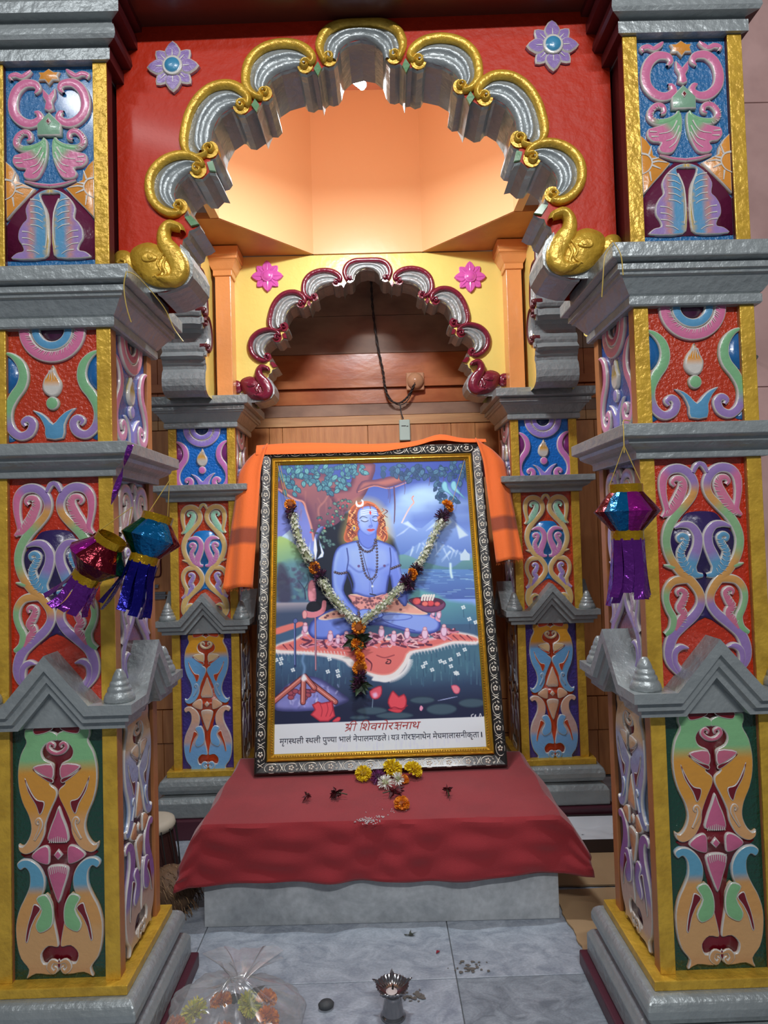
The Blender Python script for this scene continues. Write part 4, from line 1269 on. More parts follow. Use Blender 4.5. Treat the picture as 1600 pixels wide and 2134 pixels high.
for x, y, l in ((880, 330, 90), (905, 325, 220), (908, 325, 210), (966, 300, 70), (872, 335, 60), (1108, 260, 60), (1190, 250, 50)):
    stroke([(x, y), (x + 4, y + l * .5), (x, y + l)], 7 if l > 200 else 4, (90, 62, 84), taper=.5)


def leaf(x, y, a, L, c1, c2):
    ca, sa = math.cos(a), math.sin(a)
    q = [(0, 0), (.3, .3), (.65, .28), (1, 0), (.65, -.28), (.3, -.3)]
    fill([(x + L * (p * ca - r * sa), y + L * (p * sa + r * ca)) for p, r in q], c1, edge=c2, ew=8, smooth=2)
    stroke([(x, y), (x + L * ca * .9, y + L * sa * .9)], 2.2, c2, al=.8)


for (cx, cy, rx, ry, n) in ((330, 230, 110, 60, 34), (470, 230, 110, 60, 34), (560, 290, 90, 60, 26), (640, 220, 90, 50, 24), (300, 300, 50, 60, 10), (900, 215, 80, 30, 16), (1010, 250, 70, 50, 16), (1110, 220, 110, 40, 22), (1250, 215, 90, 50, 22), (1290, 250, 40, 60, 10), (1160, 310, 30, 70, 8), (1210, 390, 60, 40, 9)):
    for k in range(n):
        t = R_.random() * 2 * PI
        q = math.sqrt(R_.random())
        dark = cx > 850
        leaf(cx + rx * q * math.cos(t), cy + ry * q * math.sin(t), R_.uniform(.2, 2.7), R_.uniform(32, 52),
             R_.choice([(82, 136, 146), (66, 116, 134), (98, 156, 158)] if not dark else [(60, 88, 124), (74, 112, 140), (50, 74, 112)]), R_.choice([(30, 56, 84), (40, 72, 96)]))
for k in range(34):
    t = k / 34
    x = 650 - 200 * t + R_.uniform(-40, 40)
    y = 400 + 190 * t + R_.uniform(-50, 50)
    leaf(x, y, R_.uniform(0, 3), R_.uniform(18, 32), R_.choice([(150, 176, 140), (110, 150, 136), (84, 122, 118)]), (40, 60, 74))
    if k % 4 == 0:
        fill([(x + 6 * math.cos(q), y + 18 + 6 * math.sin(q)) for q in [i * PI / 3 for i in range(6)]], (196, 72, 84))
for k in range(12):
    leaf(500 + R_.uniform(-20, 60), 640 + R_.uniform(-20, 40), R_.uniform(-.6, 2), 30, (104, 142, 130), (34, 52, 66))
# parrots and the little cobra on the branch
for x, y in ((1180, 320), (1232, 318)):
    fill([(x, y), (x + 12, y - 24), (x + 32, y - 18), (x + 40, y + 20), (x + 70, y + 60), (x + 90, y + 90), (x + 40, y + 50), (x + 10, y + 30)], (124, 182, 196), edge=(72, 126, 160), ew=10)
stroke([(950, 540), (980, 480), (1004, 440), (1020, 420), (1010, 395), (1018, 382)], 9, (212, 196, 196), (206, 120, 96), taper=.2)
# tiger skin
fill([(215, 1310), (225, 1260), (330, 1225), (420, 1180), (700, 1210), (1060, 1240), (1190, 1190), (1290, 1200), (1380, 1225), (1375, 1272), (1250, 1268), (1130, 1300), (1010, 1322), (980, 1380), (930, 1450), (880, 1480), (800, 1470), (700, 1420), (640, 1395), (600, 1360), (470, 1330), (330, 1318)], (226, 208, 206), soft=5)
fill([(222, 1290), (235, 1262), (335, 1232), (430, 1195), (700, 1225), (1060, 1250), (1190, 1200), (1290, 1208), (1375, 1232), (1368, 1256), (1240, 1252), (1110, 1290), (990, 1310), (955, 1370), (905, 1430), (850, 1450), (780, 1440), (690, 1400), (640, 1340), (470, 1312), (330, 1300)], (202, 104, 100), edge=(220, 150, 140), ew=14)
fill([(215, 1165), (330, 1130), (375, 1128), (372, 1150), (300, 1175), (220, 1200)], (206, 112, 104), soft=3)
for k in range(60):
    t = k / 59
    x = 230 + 1130 * t
    y = 1320 - 10 * math.sin(t * 9) - (55 if x > 1100 else 0) * ((x - 1100) / 260 if x > 1100 else 0)
    if 620 < x < 1000:
        continue
    stroke([(x, y - 10), (x + 6, y + 12)], 5, (232, 222, 224), al=.8, taper=.8)
for x in (262, 300, 1240, 1280, 1320):
    stroke([(x, 1262), (x + 24, 1290)] if x < 500 else [(x, 1218), (x + 30, 1246)], 9, (120, 56, 70), taper=.6)
# tiger face
stroke([(860, 1355), (880, 1362), (874, 1380), (852, 1378), (862, 1366)], 6, (52, 24, 40))
stroke([(740, 1350), (770, 1380), (765, 1420)], 10, (96, 36, 54), taper=.5)
stroke([(800, 1330), (845, 1345), (900, 1330)], 7, (120, 44, 58), al=.7)
fill([(770, 1478), (790, 1455), (815, 1470), (850, 1462), (880, 1480), (850, 1492), (810, 1486)], (236, 226, 226), soft=3)
for k in range(30):
    a = .1 + k / 30 * 1.35
    x, y = 850 + 135 * math.cos(a), 1345 + 130 * math.sin(a)
    stroke([(x, y), (x + 26 * math.cos(a), y + 22 * math.sin(a))], 7, (236, 228, 228), taper=.8, al=.9)
# cobras along the seat
for k in range(95):
    t = R_.random()
    x = 360 + 850 * t
    y = 1245 + R_.uniform(-38, 34) - 30 * max(0, t - .8) * 5
    stroke([(x, y), (x + R_.uniform(10, 30), y + R_.uniform(-16, 16)), (x + R_.uniform(30, 70), y + R_.uniform(-20, 20))], 13, (92, 44, 70), soft=1.5)
    stroke([(x, y), (x + R_.uniform(10, 30), y + R_.uniform(-16, 16)), (x + R_.uniform(30, 70), y + R_.uniform(-20, 20))], 9, R_.choice([(214, 146, 158), (196, 118, 138), (226, 172, 176)]), soft=1.5)


def cobra(x, y, s=1, fl=1):
    stroke([(x - 6 * fl, y + 66 * s), (x + 12 * fl, y + 50 * s), (x, y + 26 * s)], 15 * s, (206, 146, 166))
    fill([(x - 4, y), (x + 12, y), (x + 20 * s, y + 22 * s), (x + 12 * s, y + 50 * s), (x - 6 * s, y + 50 * s), (x - 14 * s, y + 22 * s)], (218, 182, 204), edge=(150, 92, 124), ew=9)
    fill([(x - 8, y - 4), (x + 4, y - 12), (x + 16, y - 4), (x + 12, y + 10), (x - 4, y + 10)], (224, 176, 184), edge=(160, 96, 120), ew=6)


# figure: legs
SK, SKD, SKL = (126, 152, 216), (54, 70, 142), (178, 200, 238)
fill([(408, 1165), (440, 1110), (540, 1050), (680, 1020), (860, 1040), (1010, 1075), (1110, 1085), (1165, 1130), (1160, 1180), (1110, 1205), (1000, 1200), (900, 1170), (780, 1150), (660, 1180), (560, 1225), (460, 1232), (415, 1205)], (102, 124, 202), edge=(46, 58, 130), ew=26, grad=((126, 148, 220), (500, 1220), (900, 1060)))
stroke([(560, 1140), (640, 1120), (760, 1140), (830, 1120)], 22, (30, 36, 84), soft=10, al=.8)
stroke([(830, 1120), (900, 1150), (1020, 1185)], 6, (52, 64, 140), al=.8)
fill([(840, 1090), (900, 1085), (990, 1090), (1005, 1108), (960, 1122), (860, 1125), (830, 1110)], (128, 150, 222), edge=(64, 80, 158), ew=8)
# tiger-print loincloth
fill([(640, 970), (700, 962), (860, 960), (880, 975), (960, 1010), (1075, 1070), (1090, 1090), (1010, 1090), (880, 1075), (760, 1080), (700, 1090), (560, 1110), (500, 1118), (465, 1105), (540, 1065), (640, 1040), (660, 1010)], (214, 152, 136), edge=(206, 186, 168), ew=14)
fill([(640, 968), (720, 985), (800, 985), (860, 960), (870, 985), (830, 1050), (760, 1080), (690, 1050), (655, 1000)], (204, 138, 132), edge=(150, 96, 110), ew=10)
for k in range(46):
    x, y = R_.uniform(660, 850), R_.uniform(985, 1060)
    fill([(x + R_.uniform(5, 10) * math.cos(q), y + R_.uniform(6, 10) * math.sin(q)) for q in [i * PI / 3 for i in range(6)]], (92, 56, 70), al=.75)
for k in range(14):
    x = R_.uniform(500, 620) if k % 2 else R_.uniform(900, 980)
    y = 1100 - (x - 500) * .25 + R_.uniform(-8, 8) if x < 700 else R_.uniform(1000, 1060)
    fill([(x + 9 * math.cos(q), y + 7 * math.sin(q)) for q in [i * PI / 3 for i in range(6)]], (72, 40, 56), al=.75)
# hair behind, halo
fill([(660, 470), (690, 420), (740, 405), (800, 420), (850, 480), (872, 560), (880, 640), (820, 665), (640, 660), (610, 620), (630, 540)], (226, 190, 96), soft=30, al=.75)
fill([(690, 420), (750, 408), (800, 430), (834, 480), (848, 540), (866, 600), (866, 640), (838, 648), (800, 610), (680, 620), (660, 655), (625, 650), (614, 620), (630, 560), (640, 500), (655, 450)], (150, 78, 62), edge=(196, 104, 66), ew=16)
# torso, arms
fill([(560, 720), (590, 675), (650, 652), (720, 640), (800, 640), (850, 655), (905, 685), (928, 740), (945, 830), (965, 900), (980, 1000), (960, 1040), (900, 960), (880, 860), (870, 900), (858, 960), (830, 968), (760, 985), (690, 965), (664, 955), (668, 900), (640, 830), (628, 870), (612, 940), (650, 1010), (700, 1065), (690, 1095), (640, 1090), (560, 990), (545, 900), (545, 800)], SK, edge=SKD, ew=20, grad=((96, 116, 200), (620, 660), (900, 960)), smooth=3)
fill([(640, 700), (700, 680), (745, 700), (748, 800), (700, 830), (645, 800)], SKL, al=.35, soft=22)
fill([(790, 700), (850, 690), (880, 740), (870, 800), (820, 815), (785, 790)], SKL, al=.35, soft=22)
fill([(690, 840), (760, 850), (830, 840), (830, 930), (760, 965), (700, 940)], SKL, al=.22, soft=24)
stroke([(645, 790), (700, 832), (752, 815), (800, 825), (870, 790)], 8, (70, 88, 166), soft=5, al=.7)
stroke([(632, 690), (640, 760), (632, 830), (655, 900), (664, 955)], 6, (40, 50, 116), soft=2)
stroke([(880, 690), (886, 770), (876, 850), (864, 900), (858, 955)], 6, (40, 50, 116), soft=2)
stroke([(762, 820), (764, 900), (762, 950)], 5, (84, 102, 178), soft=4, al=.6)
for x in (700, 848):
    fill([(x + 8 * math.cos(q), 797 + 8 * math.sin(q)) for q in [i * PI / 3 for i in range(6)]], (92, 70, 120))
stroke([(580, 720), (560, 800), (562, 900), (600, 980)], 14, SKL, al=.35, soft=9)
stroke([(915, 720), (930, 800), (950, 880)], 12, SKL, al=.4, soft=8)
# hands
fill([(690, 1070), (730, 1052), (790, 1060), (830, 1072), (840, 1095), (800, 1118), (740, 1120), (700, 1105)], (122, 146, 220), edge=(60, 76, 152), ew=10)
for k in range(4):
    stroke([(745 + k * 6, 1072 + k * 12), (800 + k * 4, 1076 + k * 11)], 4, (64, 80, 156), al=.7)
# neck, face
fill([(700, 580), (795, 570), (800, 650), (770, 690), (740, 690), (705, 655)], (98, 120, 200), edge=(66, 82, 160), ew=12)
fill([(694, 490), (706, 456), (740, 440), (780, 440), (808, 462), (818, 510), (812, 560), (796, 600), (768, 616), (744, 612), (712, 585), (696, 540)], (140, 162, 228), edge=(88, 110, 190), ew=14, grad=((118, 140, 214), (720, 480), (810, 600)))
fill([(712, 480), (745, 470), (760, 520), (735, 570), (708, 540)], SKL, al=.4, soft=16)
for y, h in ((462, 4), (474, 5), (486, 5)):
    stroke([(714, y + 6), (760, y - 2), (806, y + 4)], 5, (214, 226, 240), al=.9)
fill([(768, 466), (774, 478), (770, 492), (763, 478)], (196, 52, 56))
stroke([(708, 512), (724, 500), (750, 508)], 5, (40, 38, 72), taper=.3)
stroke([(782, 506), (800, 498), (814, 506)], 5, (40, 38, 72), taper=.3)
fill([(718, 522), (736, 514), (754, 524), (736, 532)], (170, 186, 230))
fill([(784, 522), (800, 514), (814, 522), (800, 530)], (170, 186, 230))
stroke([(716, 524), (736, 532), (756, 526)], 4.5, (28, 28, 60))
stroke([(782, 524), (800, 531), (815, 523)], 4.5, (28, 28, 60))
stroke([(768, 510), (774, 540), (780, 556)], 4, (90, 110, 188))
fill([(758, 560), (770, 550), (782, 558), (776, 566), (762, 566)], (104, 124, 200), edge=(70, 86, 160), ew=5)
fill([(748, 580), (764, 574), (772, 577), (782, 574), (794, 580), (776, 590), (762, 590)], (196, 84, 92))
stroke([(748, 580), (770, 582), (794, 580)], 2.5, (104, 34, 60))
stroke([(756, 602), (770, 606), (784, 602)], 4, (92, 112, 190), al=.6)
# hair locks
for k in range(26):
    t = k / 25
    side_ = k % 2
    if side_:
        x0, y0 = 700 - 20 * t, 430 + 40 * t
        pts = [(x0, y0), (x0 - 30, y0 + 50), (x0 - 14, y0 + 90), (x0 - 42, y0 + 130), (x0 - 24, y0 + 170)]
    else:
        x0, y0 = 800 + 26 * t, 440 + 60 * t
        pts = [(x0, y0), (x0 + 28, y0 + 44), (x0 + 12, y0 + 84), (x0 + 36, y0 + 124), (x0 + 22, y0 + 160)]
    stroke(pts, R_.uniform(6, 12), R_.choice([(222, 132, 84), (176, 90, 62), (110, 54, 54), (236, 168, 110)]), taper=.6, al=.9)
for k in range(30):
    sd = -1 if k % 2 else 1
    x0 = (668 if sd < 0 else 838) + R_.uniform(-26, 26)
    y0 = R_.uniform(450, 620)
    q = [(x0 + 11 * sd * math.sin(t_ * 1.5) , y0 + t_ * 9) for t_ in range(6)]
    stroke(q, R_.uniform(3, 7), R_.choice([(236, 160, 104), (96, 44, 48), (206, 116, 72), (70, 34, 44)]), taper=.4)
for x in (700, 730, 765, 795):
    stroke([(750, 415), (x, 432), (x + (x - 750) * .3, 455)], 8, R_.choice([(196, 110, 74), (130, 66, 58)]), taper=.4)
fill([(684, 420), (690, 440), (708, 444), (728, 434), (730, 408), (716, 398), (722, 416), (712, 430), (696, 426), (690, 404)], (224, 232, 240))
fill([(662, 560), (668, 550), (682, 552), (688, 570), (680, 588), (668, 584)], (214, 178, 90), edge=(140, 96, 60), ew=5)
fill([(669, 564), (676, 560), (681, 572), (674, 580)], (84, 84, 150))


def beads(pts, r, st, col=(60, 46, 58), hi=(150, 140, 160)):
    S = cr(pts, 12)
    acc = 0
    last = S[0]
    for p in S:
        d = math.hypot(p[0] - last[0], p[1] - last[1])
        if d >= st:
            last = p
            fill([(p[0] + r * math.cos(q), p[1] + r * math.sin(q)) for q in [i * PI / 3 for i in range(6)]], col, edge=(24, 18, 28), ew=3)
            fill([(p[0] - 2 + r * .35 * math.cos(q), p[1] - 2 + r * .35 * math.sin(q)) for q in [i * PI / 2 for i in range(4)]], hi)


beads([(690, 640), (712, 690), (750, 712), (785, 690), (798, 630)], 7.5, 12)
beads([(700, 660), (718, 760), (736, 840), (768, 876), (800, 840), (806, 740), (800, 640)], 7, 12)
stroke([(716, 680), (740, 790), (776, 905)], 3.5, (52, 44, 70))
stroke([(806, 860), (776, 905), (778, 960)], 3, (52, 44, 70))
stroke([(764, 964), (796, 972)], 8, (40, 38, 56))
fill([(778 + 7 * math.cos(q), 918 + 7 * math.sin(q)) for q in [i * PI / 3 for i in range(6)]], (196, 204, 220))
beads([(548, 826), (590, 840), (628, 834)], 8, 12)
beads([(876, 818), (910, 806), (944, 792)], 8, 12)
beads([(690, 1065), (700, 1080), (694, 1100)], 8, 10)
for x, y, s in ((530, 1190, 1.1), (574, 1215, .9), (622, 1195, .9), (386, 1140, 1), (824, 1165, 1.1), (896, 1195, 1.1), (972, 1180, 1.05), (1074, 1175, 1.2), (1184, 1160, 1.2), (1124, 1065, .7), (1156, 1070, .9), (700, 1210, .9), (760, 1200, .9)):
    cobra(x, y, s, R_.choice([-1, 1]))
# fruit bowl
fill([(985, 1000), (1060, 985), (1160, 995), (1200, 1030), (1170, 1070), (1090, 1080), (1020, 1040)], (112, 62, 96), edge=(66, 34, 66), ew=14)
fill([(1000, 1005), (1060, 990), (1150, 1000), (1185, 1024), (1120, 1045), (1040, 1030)], (70, 36, 60))
for x, y, r, c in ((1032, 1010, 26, (206, 84, 84)), (1112, 1024, 22, (200, 70, 76)), (1150, 1028, 18, (204, 92, 92)), (1080, 1026, 20, (212, 110, 100))):
    fill([(x + r * math.cos(q), y + r * .85 * math.sin(q)) for q in [i * PI / 4 for i in range(8)]], c, edge=(130, 40, 60), ew=8)
for k in range(5):
    stroke([(1062 + k * 15, 1004), (1066 + k * 16, 982), (1076 + k * 14, 975)], 12, (226, 204, 196))
# trident, drum, horn, staff
stroke([(447, 700), (449, 1414)], 11, (92, 62, 84))
stroke([(446, 700), (448, 1410)], 4, (206, 150, 160))
fill([(438, 700), (442, 640), (448, 612), (456, 640), (462, 700), (452, 770)], (212, 226, 240), edge=(120, 140, 190), ew=5, smooth=1)
fill([(470, 625), (480, 660), (500, 715), (494, 740), (460, 752), (484, 716)], (206, 222, 238), edge=(120, 140, 190), ew=5, smooth=1)
fill([(424, 625), (414, 680), (406, 730), (430, 752), (420, 710)], (206, 222, 238), edge=(120, 140, 190), ew=5, smooth=1)
fill([(408, 900), (440, 880), (455, 990), (410, 1000)], (206, 132, 142), edge=(130, 70, 100), ew=8)
fill([(412, 1010), (470, 1010), (490, 1060), (400, 1060)], (20, 22, 34))
stroke([(500, 1010), (490, 1060), (440, 1085), (390, 1078)], 26, (200, 120, 130), taper=-.5)
fill([(374, 1068), (390, 1056), (402, 1076), (396, 1104), (376, 1104)], (226, 150, 150), edge=(140, 70, 90), ew=6)
stroke([(330, 1130), (330, 1390)], 13, (40, 48, 92))
stroke([(327, 1130), (328, 1380)], 4, (120, 140, 196))
fill([(322, 1110), (338, 1104), (348, 1122), (334, 1136), (320, 1130)], (84, 98, 150), edge=(36, 42, 86), ew=6)
# fire mound
fill([(205, 1640), (240, 1540), (330, 1470), (420, 1450), (500, 1480), (580, 1540), (640, 1590), (600, 1620), (480, 1650), (300, 1660)], (110, 112, 168), edge=(56, 58, 104), ew=30, noise=.6)
for k in range(40):
    x, y = R_.uniform(280, 600), R_.uniform(1500, 1630)
    stroke([(x, y), (x + R_.uniform(-14, 14), y + R_.uniform(6, 22))], 8, R_.choice([(176, 176, 220), (70, 72, 120), (210, 210, 236)]), al=.5, soft=3)
for k in range(16):
    x, y = R_.uniform(270, 470), R_.uniform(1520, 1580)
    fill([(x + 20 * math.cos(q), y + 16 * math.sin(q)) for q in [i * PI / 3 for i in range(6)]], (150, 70, 84), edge=(84, 36, 60), ew=8)
for a, b in (((376, 1456), (205, 1600)), ((380, 1458), (560, 1605)), ((378, 1460), (374, 1605)), ((384, 1450), (440, 1520))):
    stroke([a, b], 34, (74, 30, 40))
    stroke([a, b], 24, (170, 92, 86))
    stroke([(a[0] - 4, a[1] - 3), (b[0] - 4, b[1] - 3)], 7, (216, 150, 138), al=.8)
stroke([(376, 1450), (384, 1400), (372, 1360), (380, 1320)], 12, (140, 180, 226), al=.6, soft=6, taper=.4)
fill([(364, 1466), (380, 1440), (396, 1466), (380, 1480)], (226, 232, 244), soft=5)
# pond: lily pads, lotuses, white flowers
for x, y, rx, ry in ((1060, 1600, 74, 24), (1170, 1655, 90, 36), (1345, 1620, 80, 30), (770, 1660, 90, 26), (900, 1690, 110, 24), (700, 1700, 60, 16)):
    fill([(x + rx * math.cos(q), y + ry * math.sin(q)) for q in [i * PI / 6 for i in range(12)]], (62, 82, 96), edge=(36, 50, 70), ew=12)
for k in range(6):
    stroke([(1150 + k * 14, 1604 - k * 3), (1190 + k * 14, 1596 - k * 3)], 4, (150, 160, 200), al=.7)
LT, LTD = (206, 72, 84), (132, 30, 50)
fill([(893, 1540), (925, 1575), (955, 1560), (972, 1600), (960, 1650), (925, 1668), (885, 1655), (860, 1615), (872, 1570)], LT, edge=LTD, ew=12, smooth=2)
stroke([(870, 1650), (900, 1640), (940, 1650), (975, 1630)], 5, LTD)
fill([(860, 1655), (900, 1648), (945, 1655), (935, 1672), (900, 1672)], (196, 64, 76), edge=LTD, ew=6)
fill([(425, 1620), (460, 1600), (480, 1610), (545, 1598), (552, 1650), (560, 1690), (520, 1722), (470, 1722), (415, 1680), (440, 1650)], LT, edge=LTD, ew=12, smooth=1)
for a, b in (((470, 1610), (478, 1690)), ((510, 1606), (505, 1690)), ((540, 1610), (528, 1690))):
    stroke([a, ((a[0] + b[0]) / 2 + 10, 1650), b], 4, LTD, al=.8)
fill([(540, 1722), (570, 1695), (590, 1698), (580, 1722)], LT, edge=LTD, ew=6)
fill([(755, 1545), (790, 1520), (826, 1512), (828, 1560), (805, 1590), (770, 1588)], (204, 82, 100), edge=LTD, ew=10, smooth=2)
fill([(775, 1560), (795, 1552), (802, 1572), (784, 1582)], (232, 170, 200), soft=5)
stroke([(776, 1590), (772, 1640)], 4, (120, 140, 160))
fill([(1226, 1515), (1258, 1512), (1278, 1535), (1270, 1562), (1248, 1564), (1234, 1545)], (222, 120, 136), edge=(160, 60, 90), ew=9, smooth=2)
fill([(1046, 1640), (1054, 1632), (1064, 1646), (1054, 1664), (1044, 1656)], (220, 140, 170))
for x, y in ((250, 1345), (222, 1352), (317, 1412), (528, 1350), (518, 1424), (574, 1422), (578, 1450), (1066, 1400), (1080, 1380), (1118, 1420), (1166, 1370), (1190, 1376), (1224, 1360), (1226, 1400), (1252, 1440), (1270, 1330), (1306, 1302), (1300, 1050), (1262, 1444), (248, 1372), (526, 1338), (1334, 1120), (1370, 1140)):
    for k in range(4):
        a = k * PI / 2 + .4
        fill([(x + 8 * math.cos(a) + 6 * math.cos(q), y + 8 * math.sin(a) + 6 * math.sin(q)) for q in [i * PI / 2 for i in range(4)]], (206, 220, 232))
    stroke([(x, y + 12), (x + 3, y + 60)], 3, (36, 56, 84), al=.7)
# caption strip and signature
stroke([(1345, 1710), (1340, 1695), (1352, 1686)], 4, (214, 218, 226))
stroke([(1362, 1708), (1366, 1690), (1360, 1702), (1376, 1706)], 4, (214, 218, 226))
stroke([(1384, 1712), (1392, 1684), (1398, 1700), (1404, 1706), (1416, 1700)], 4, (214, 218, 226))
fill([(150, 1737), (1500, 1699), (1500, 2000), (150, 2000)], (202, 208, 226), smooth=0)
for k in range(60):
    x, y = R_.uniform(560, 1300), R_.uniform(1800, 1880)
    stroke([(x, y), (x + 2, y + R_.uniform(10, 70))], 5, (176, 180, 192), al=.25, soft=3)

lin_img = np.where(IMG <= .04045, IMG / 12.92, ((IMG + .055) / 1.055) ** 2.4)
me = bpy.data.meshes.new('print')
gx, gz = np.meshgrid((np.arange(PW) / (PW - 1) - .5) * SW, SH - np.arange(PH) / (PH - 1) * SH + FB + GB)
co = np.stack([gx, np.full(gx.shape, -.0045), gz], -1).reshape(-1, 3)
idx = np.arange(PW * PH).reshape(PH, PW)
quads = np.stack([idx[:-1, :-1], idx[1:, :-1], idx[1:, 1:], idx[:-1, 1:]], -1).reshape(-1, 4)
me.vertices.add(len(co))
me.vertices.foreach_set('co', co.astype(np.float32).ravel())
me.loops.add(quads.size)
me.loops.foreach_set('vertex_index', quads.astype(np.int32).ravel())
me.polygons.add(len(quads))
me.polygons.foreach_set('loop_start', (np.arange(len(quads)) * 4).astype(np.int32))
me.polygons.foreach_set('loop_total', np.full(len(quads), 4, np.int32))
ca_ = me.attributes.new('Col', 'FLOAT_COLOR', 'POINT')
ca_.data.foreach_set('color', np.concatenate([np.minimum(lin_img * 1.4, .92).reshape(-1, 3), np.ones((PW * PH, 1))], 1).astype(np.float32).ravel())
M_PRINT = mat('printed_paper', (255, 255, 255), .5, attr=True, spec=.2)
me.materials.append(M_PRINT)
me.update()
me.validate()
link('print', me, fr)


# ---- the two lines of Devanagari lettering under the print
def sheet(p):
    u, v = hom(p)
    return (u - .5) * SW, FB + GB + (1 - v) * SH


M_INKR = mat('red_ink', (176, 44, 44), .5)
M_INKB = mat('navy_ink', (28, 30, 58), .5)
VFONT = None


def glyph(txt, frac=None):
    """mesh of a text piece (fallback font has Devanagari); frac keeps only the left part of the letter (a half form)"""
    cu = bpy.data.curves.new('t', 'FONT')
    cu.body = txt
    cu.resolution_u = 4
    o = bpy.data.objects.new('t', cu)
    COL.objects.link(o)
    dg = bpy.context.evaluated_depsgraph_get()
    me_ = bpy.data.meshes.new_from_object(o.evaluated_get(dg))
    bpy.data.objects.remove(o)
    b = bmesh.new()
    b.from_mesh(me_)
    bpy.data.meshes.remove(me_)
    xs_ = [v.co.x for v in b.verts] or [0]
    x0, x1 = min(xs_), max(xs_)
    if frac:
        cut = x0 + (x1 - x0) * frac
        bmesh.ops.bisect_plane(b, geom=b.verts[:] + b.edges[:] + b.faces[:], plane_co=(cut, 0, 0), plane_no=(1, 0, 0), clear_outer=True)
        x1 = cut
    V = [(v.co.x - x0, v.co.y) for v in b.verts]
    b.verts.index_update()
    Fc = [tuple(v.index for v in f.verts) for f in b.faces]
    b.free()
    return V, Fc, x1 - x0


def strokes(polys, wd, adv=None):
    V, Fc = [], []
    for pl_ in polys:
        S = cr(pl_, 4) if len(pl_) > 2 else pl_
        X = np.array([(p[0], p[1]) for p in S], float)
        T = np.gradient(X, axis=0)
        T /= np.linalg.norm(T, axis=1)[:, None] + 1e-9
        o = len(V)
        for p, t in zip(X, T):
            V += [(p[0] - t[1] * wd, p[1] + t[0] * wd), (p[0] + t[1] * wd, p[1] - t[0] * wd)]
        Fc += [(o + 2 * i, o + 2 * i + 1, o + 2 * i + 3, o + 2 * i + 2) for i in range(len(X) - 1)]
    return V, Fc, (adv or max(v[0] for v in V))


HT = .62       # head line height in font units
SHRA = strokes([[(0, HT), (.62, HT)], [(.5, HT), (.5, 0)], [(.12, .5), (.2, .56), (.3, .48), (.22, .36), (.12, .3), (.3, .28), (.5, .22)], [(.48, .2), (.3, .12), (.12, -.02)]], .032)
KSSA = strokes([[(0, HT), (.68, HT)], [(.58, HT), (.58, 0)], [(.10, .50), (.2, .57), (.31, .50), (.27, .39), (.14, .35)], [(.14, .35), (.30, .33), (.36, .22), (.26, .11), (.10, .13)], [(.16, .35), (.38, .37), (.58, .38)], [(.26, .12), (.36, .05), (.44, -.05)]], .032)
TRA = strokes([[(0, HT), (.52, HT)], [(.42, HT), (.42, 0)], [(.42, .4), (.25, .38), (.1, .3)], [(.42, .26), (.25, .16), (.08, .04)]], .032)


II = strokes([[(0, HT), (.34, HT)], [(.2, HT), (.2, 0)], [(.2, HT), (.17, .80), (.02, .88), (-.16, .80), (-.24, HT)]], .032)
IM = strokes([[(0, HT), (.22, HT)], [(.12, HT), (.12, 0)], [(.12, HT), (.14, .80), (.34, .90), (.56, .82), (.66, HT)]], .032, .22)


def caption(name, items, m, p0, p1, hgt, slant, wd):
    """items: (text, frac) or ready strokes, ' ' as gap; laid from crop point p0 to p1 along the base line"""
    x = 0
    V, Fc = [], []
    for it in items:
        if it == ' ':
            x += .26
            continue
        if isinstance(it, tuple) and len(it) == 3:
            v, f, adv = it
        else:
            t, fr_ = it if isinstance(it, tuple) else (it, None)
            v, f, adv = glyph(t, fr_)
        o = len(V)
        V += [(a + x, b) for a, b in v]
        Fc += [tuple(i + o for i in q) for q in f]
        x += adv - .012
    a = np.array(sheet(p0))
    b = np.array(sheet(p1))
    e = (b - a) / x
    L_ = np.linalg.norm(e)
    nrm = np.array([-e[1], e[0]]) / L_
    ys = hgt / HT
    mb = MB()
    mb.add([(a[0] + e[0] * (vx + slant * vy) + nrm[0] * vy * ys, -.0056, a[1] + e[1] * (vx + slant * vy) + nrm[1] * vy * ys) for vx, vy in V], Fc)
    return obj(name, mb, m, fr)


h1 = abs(sheet((800, 1735))[1] - sheet((800, 1776))[1])
h2 = abs(sheet((800, 1806))[1] - sheet((800, 1836))[1])
caption('red_caption', [SHRA, II, ' ', IM, 'श', 'व', 'गो', 'र', KSSA, 'ना', 'थ'], M_INKR, (606, 1779), (1040, 1768), h1, .25, .03)
caption('navy_caption', ['मृ', 'ग', ('स', .62), 'थ', 'ली', ' ', ('स', .62), 'थ', 'ली', ' ', 'पु', ('ण', .62), 'या', ' ', 'भा', 'लं', ' ', 'ने', 'पा', 'ल', 'म', ('ण', .62), 'ड', 'ले', ' ', '।', ' ', 'य', TRA, ' ', 'गो', 'र', KSSA, 'ना', 'थे', 'न', ' ', 'मे', 'घ', 'मा', 'ला', 'स', 'नी', 'कृ', 'ता', ' ', '।', '।'],
        M_INKB, (238, 1852), (1402, 1822), h2, 0, .03)

# ------------------------------------------------------------------ orange shawl over the frame
FRM = Matrix.Translation((-.004, 2.232, TOP + .0085)) @ Matrix.Rotation(.010, 4, 'Z') @ Matrix.Rotation(-TILT, 4, 'X')
M_SHAWL = mat('orange_cotton', (240, 112, 42), .8, bump=.2, bscale=300, attr=True, sheen=.2)
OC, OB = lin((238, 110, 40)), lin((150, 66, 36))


def drape(mb, rows, col=OC):
    n = len(rows[0])
    o = len(mb.v)
    vs = [p for r in rows for p in r]
    mb.add(vs, [(a * n + b, a * n + b + 1, (a + 1) * n + b + 1, (a + 1) * n + b) for a in range(len(rows) - 1) for b in range(n - 1)], col)


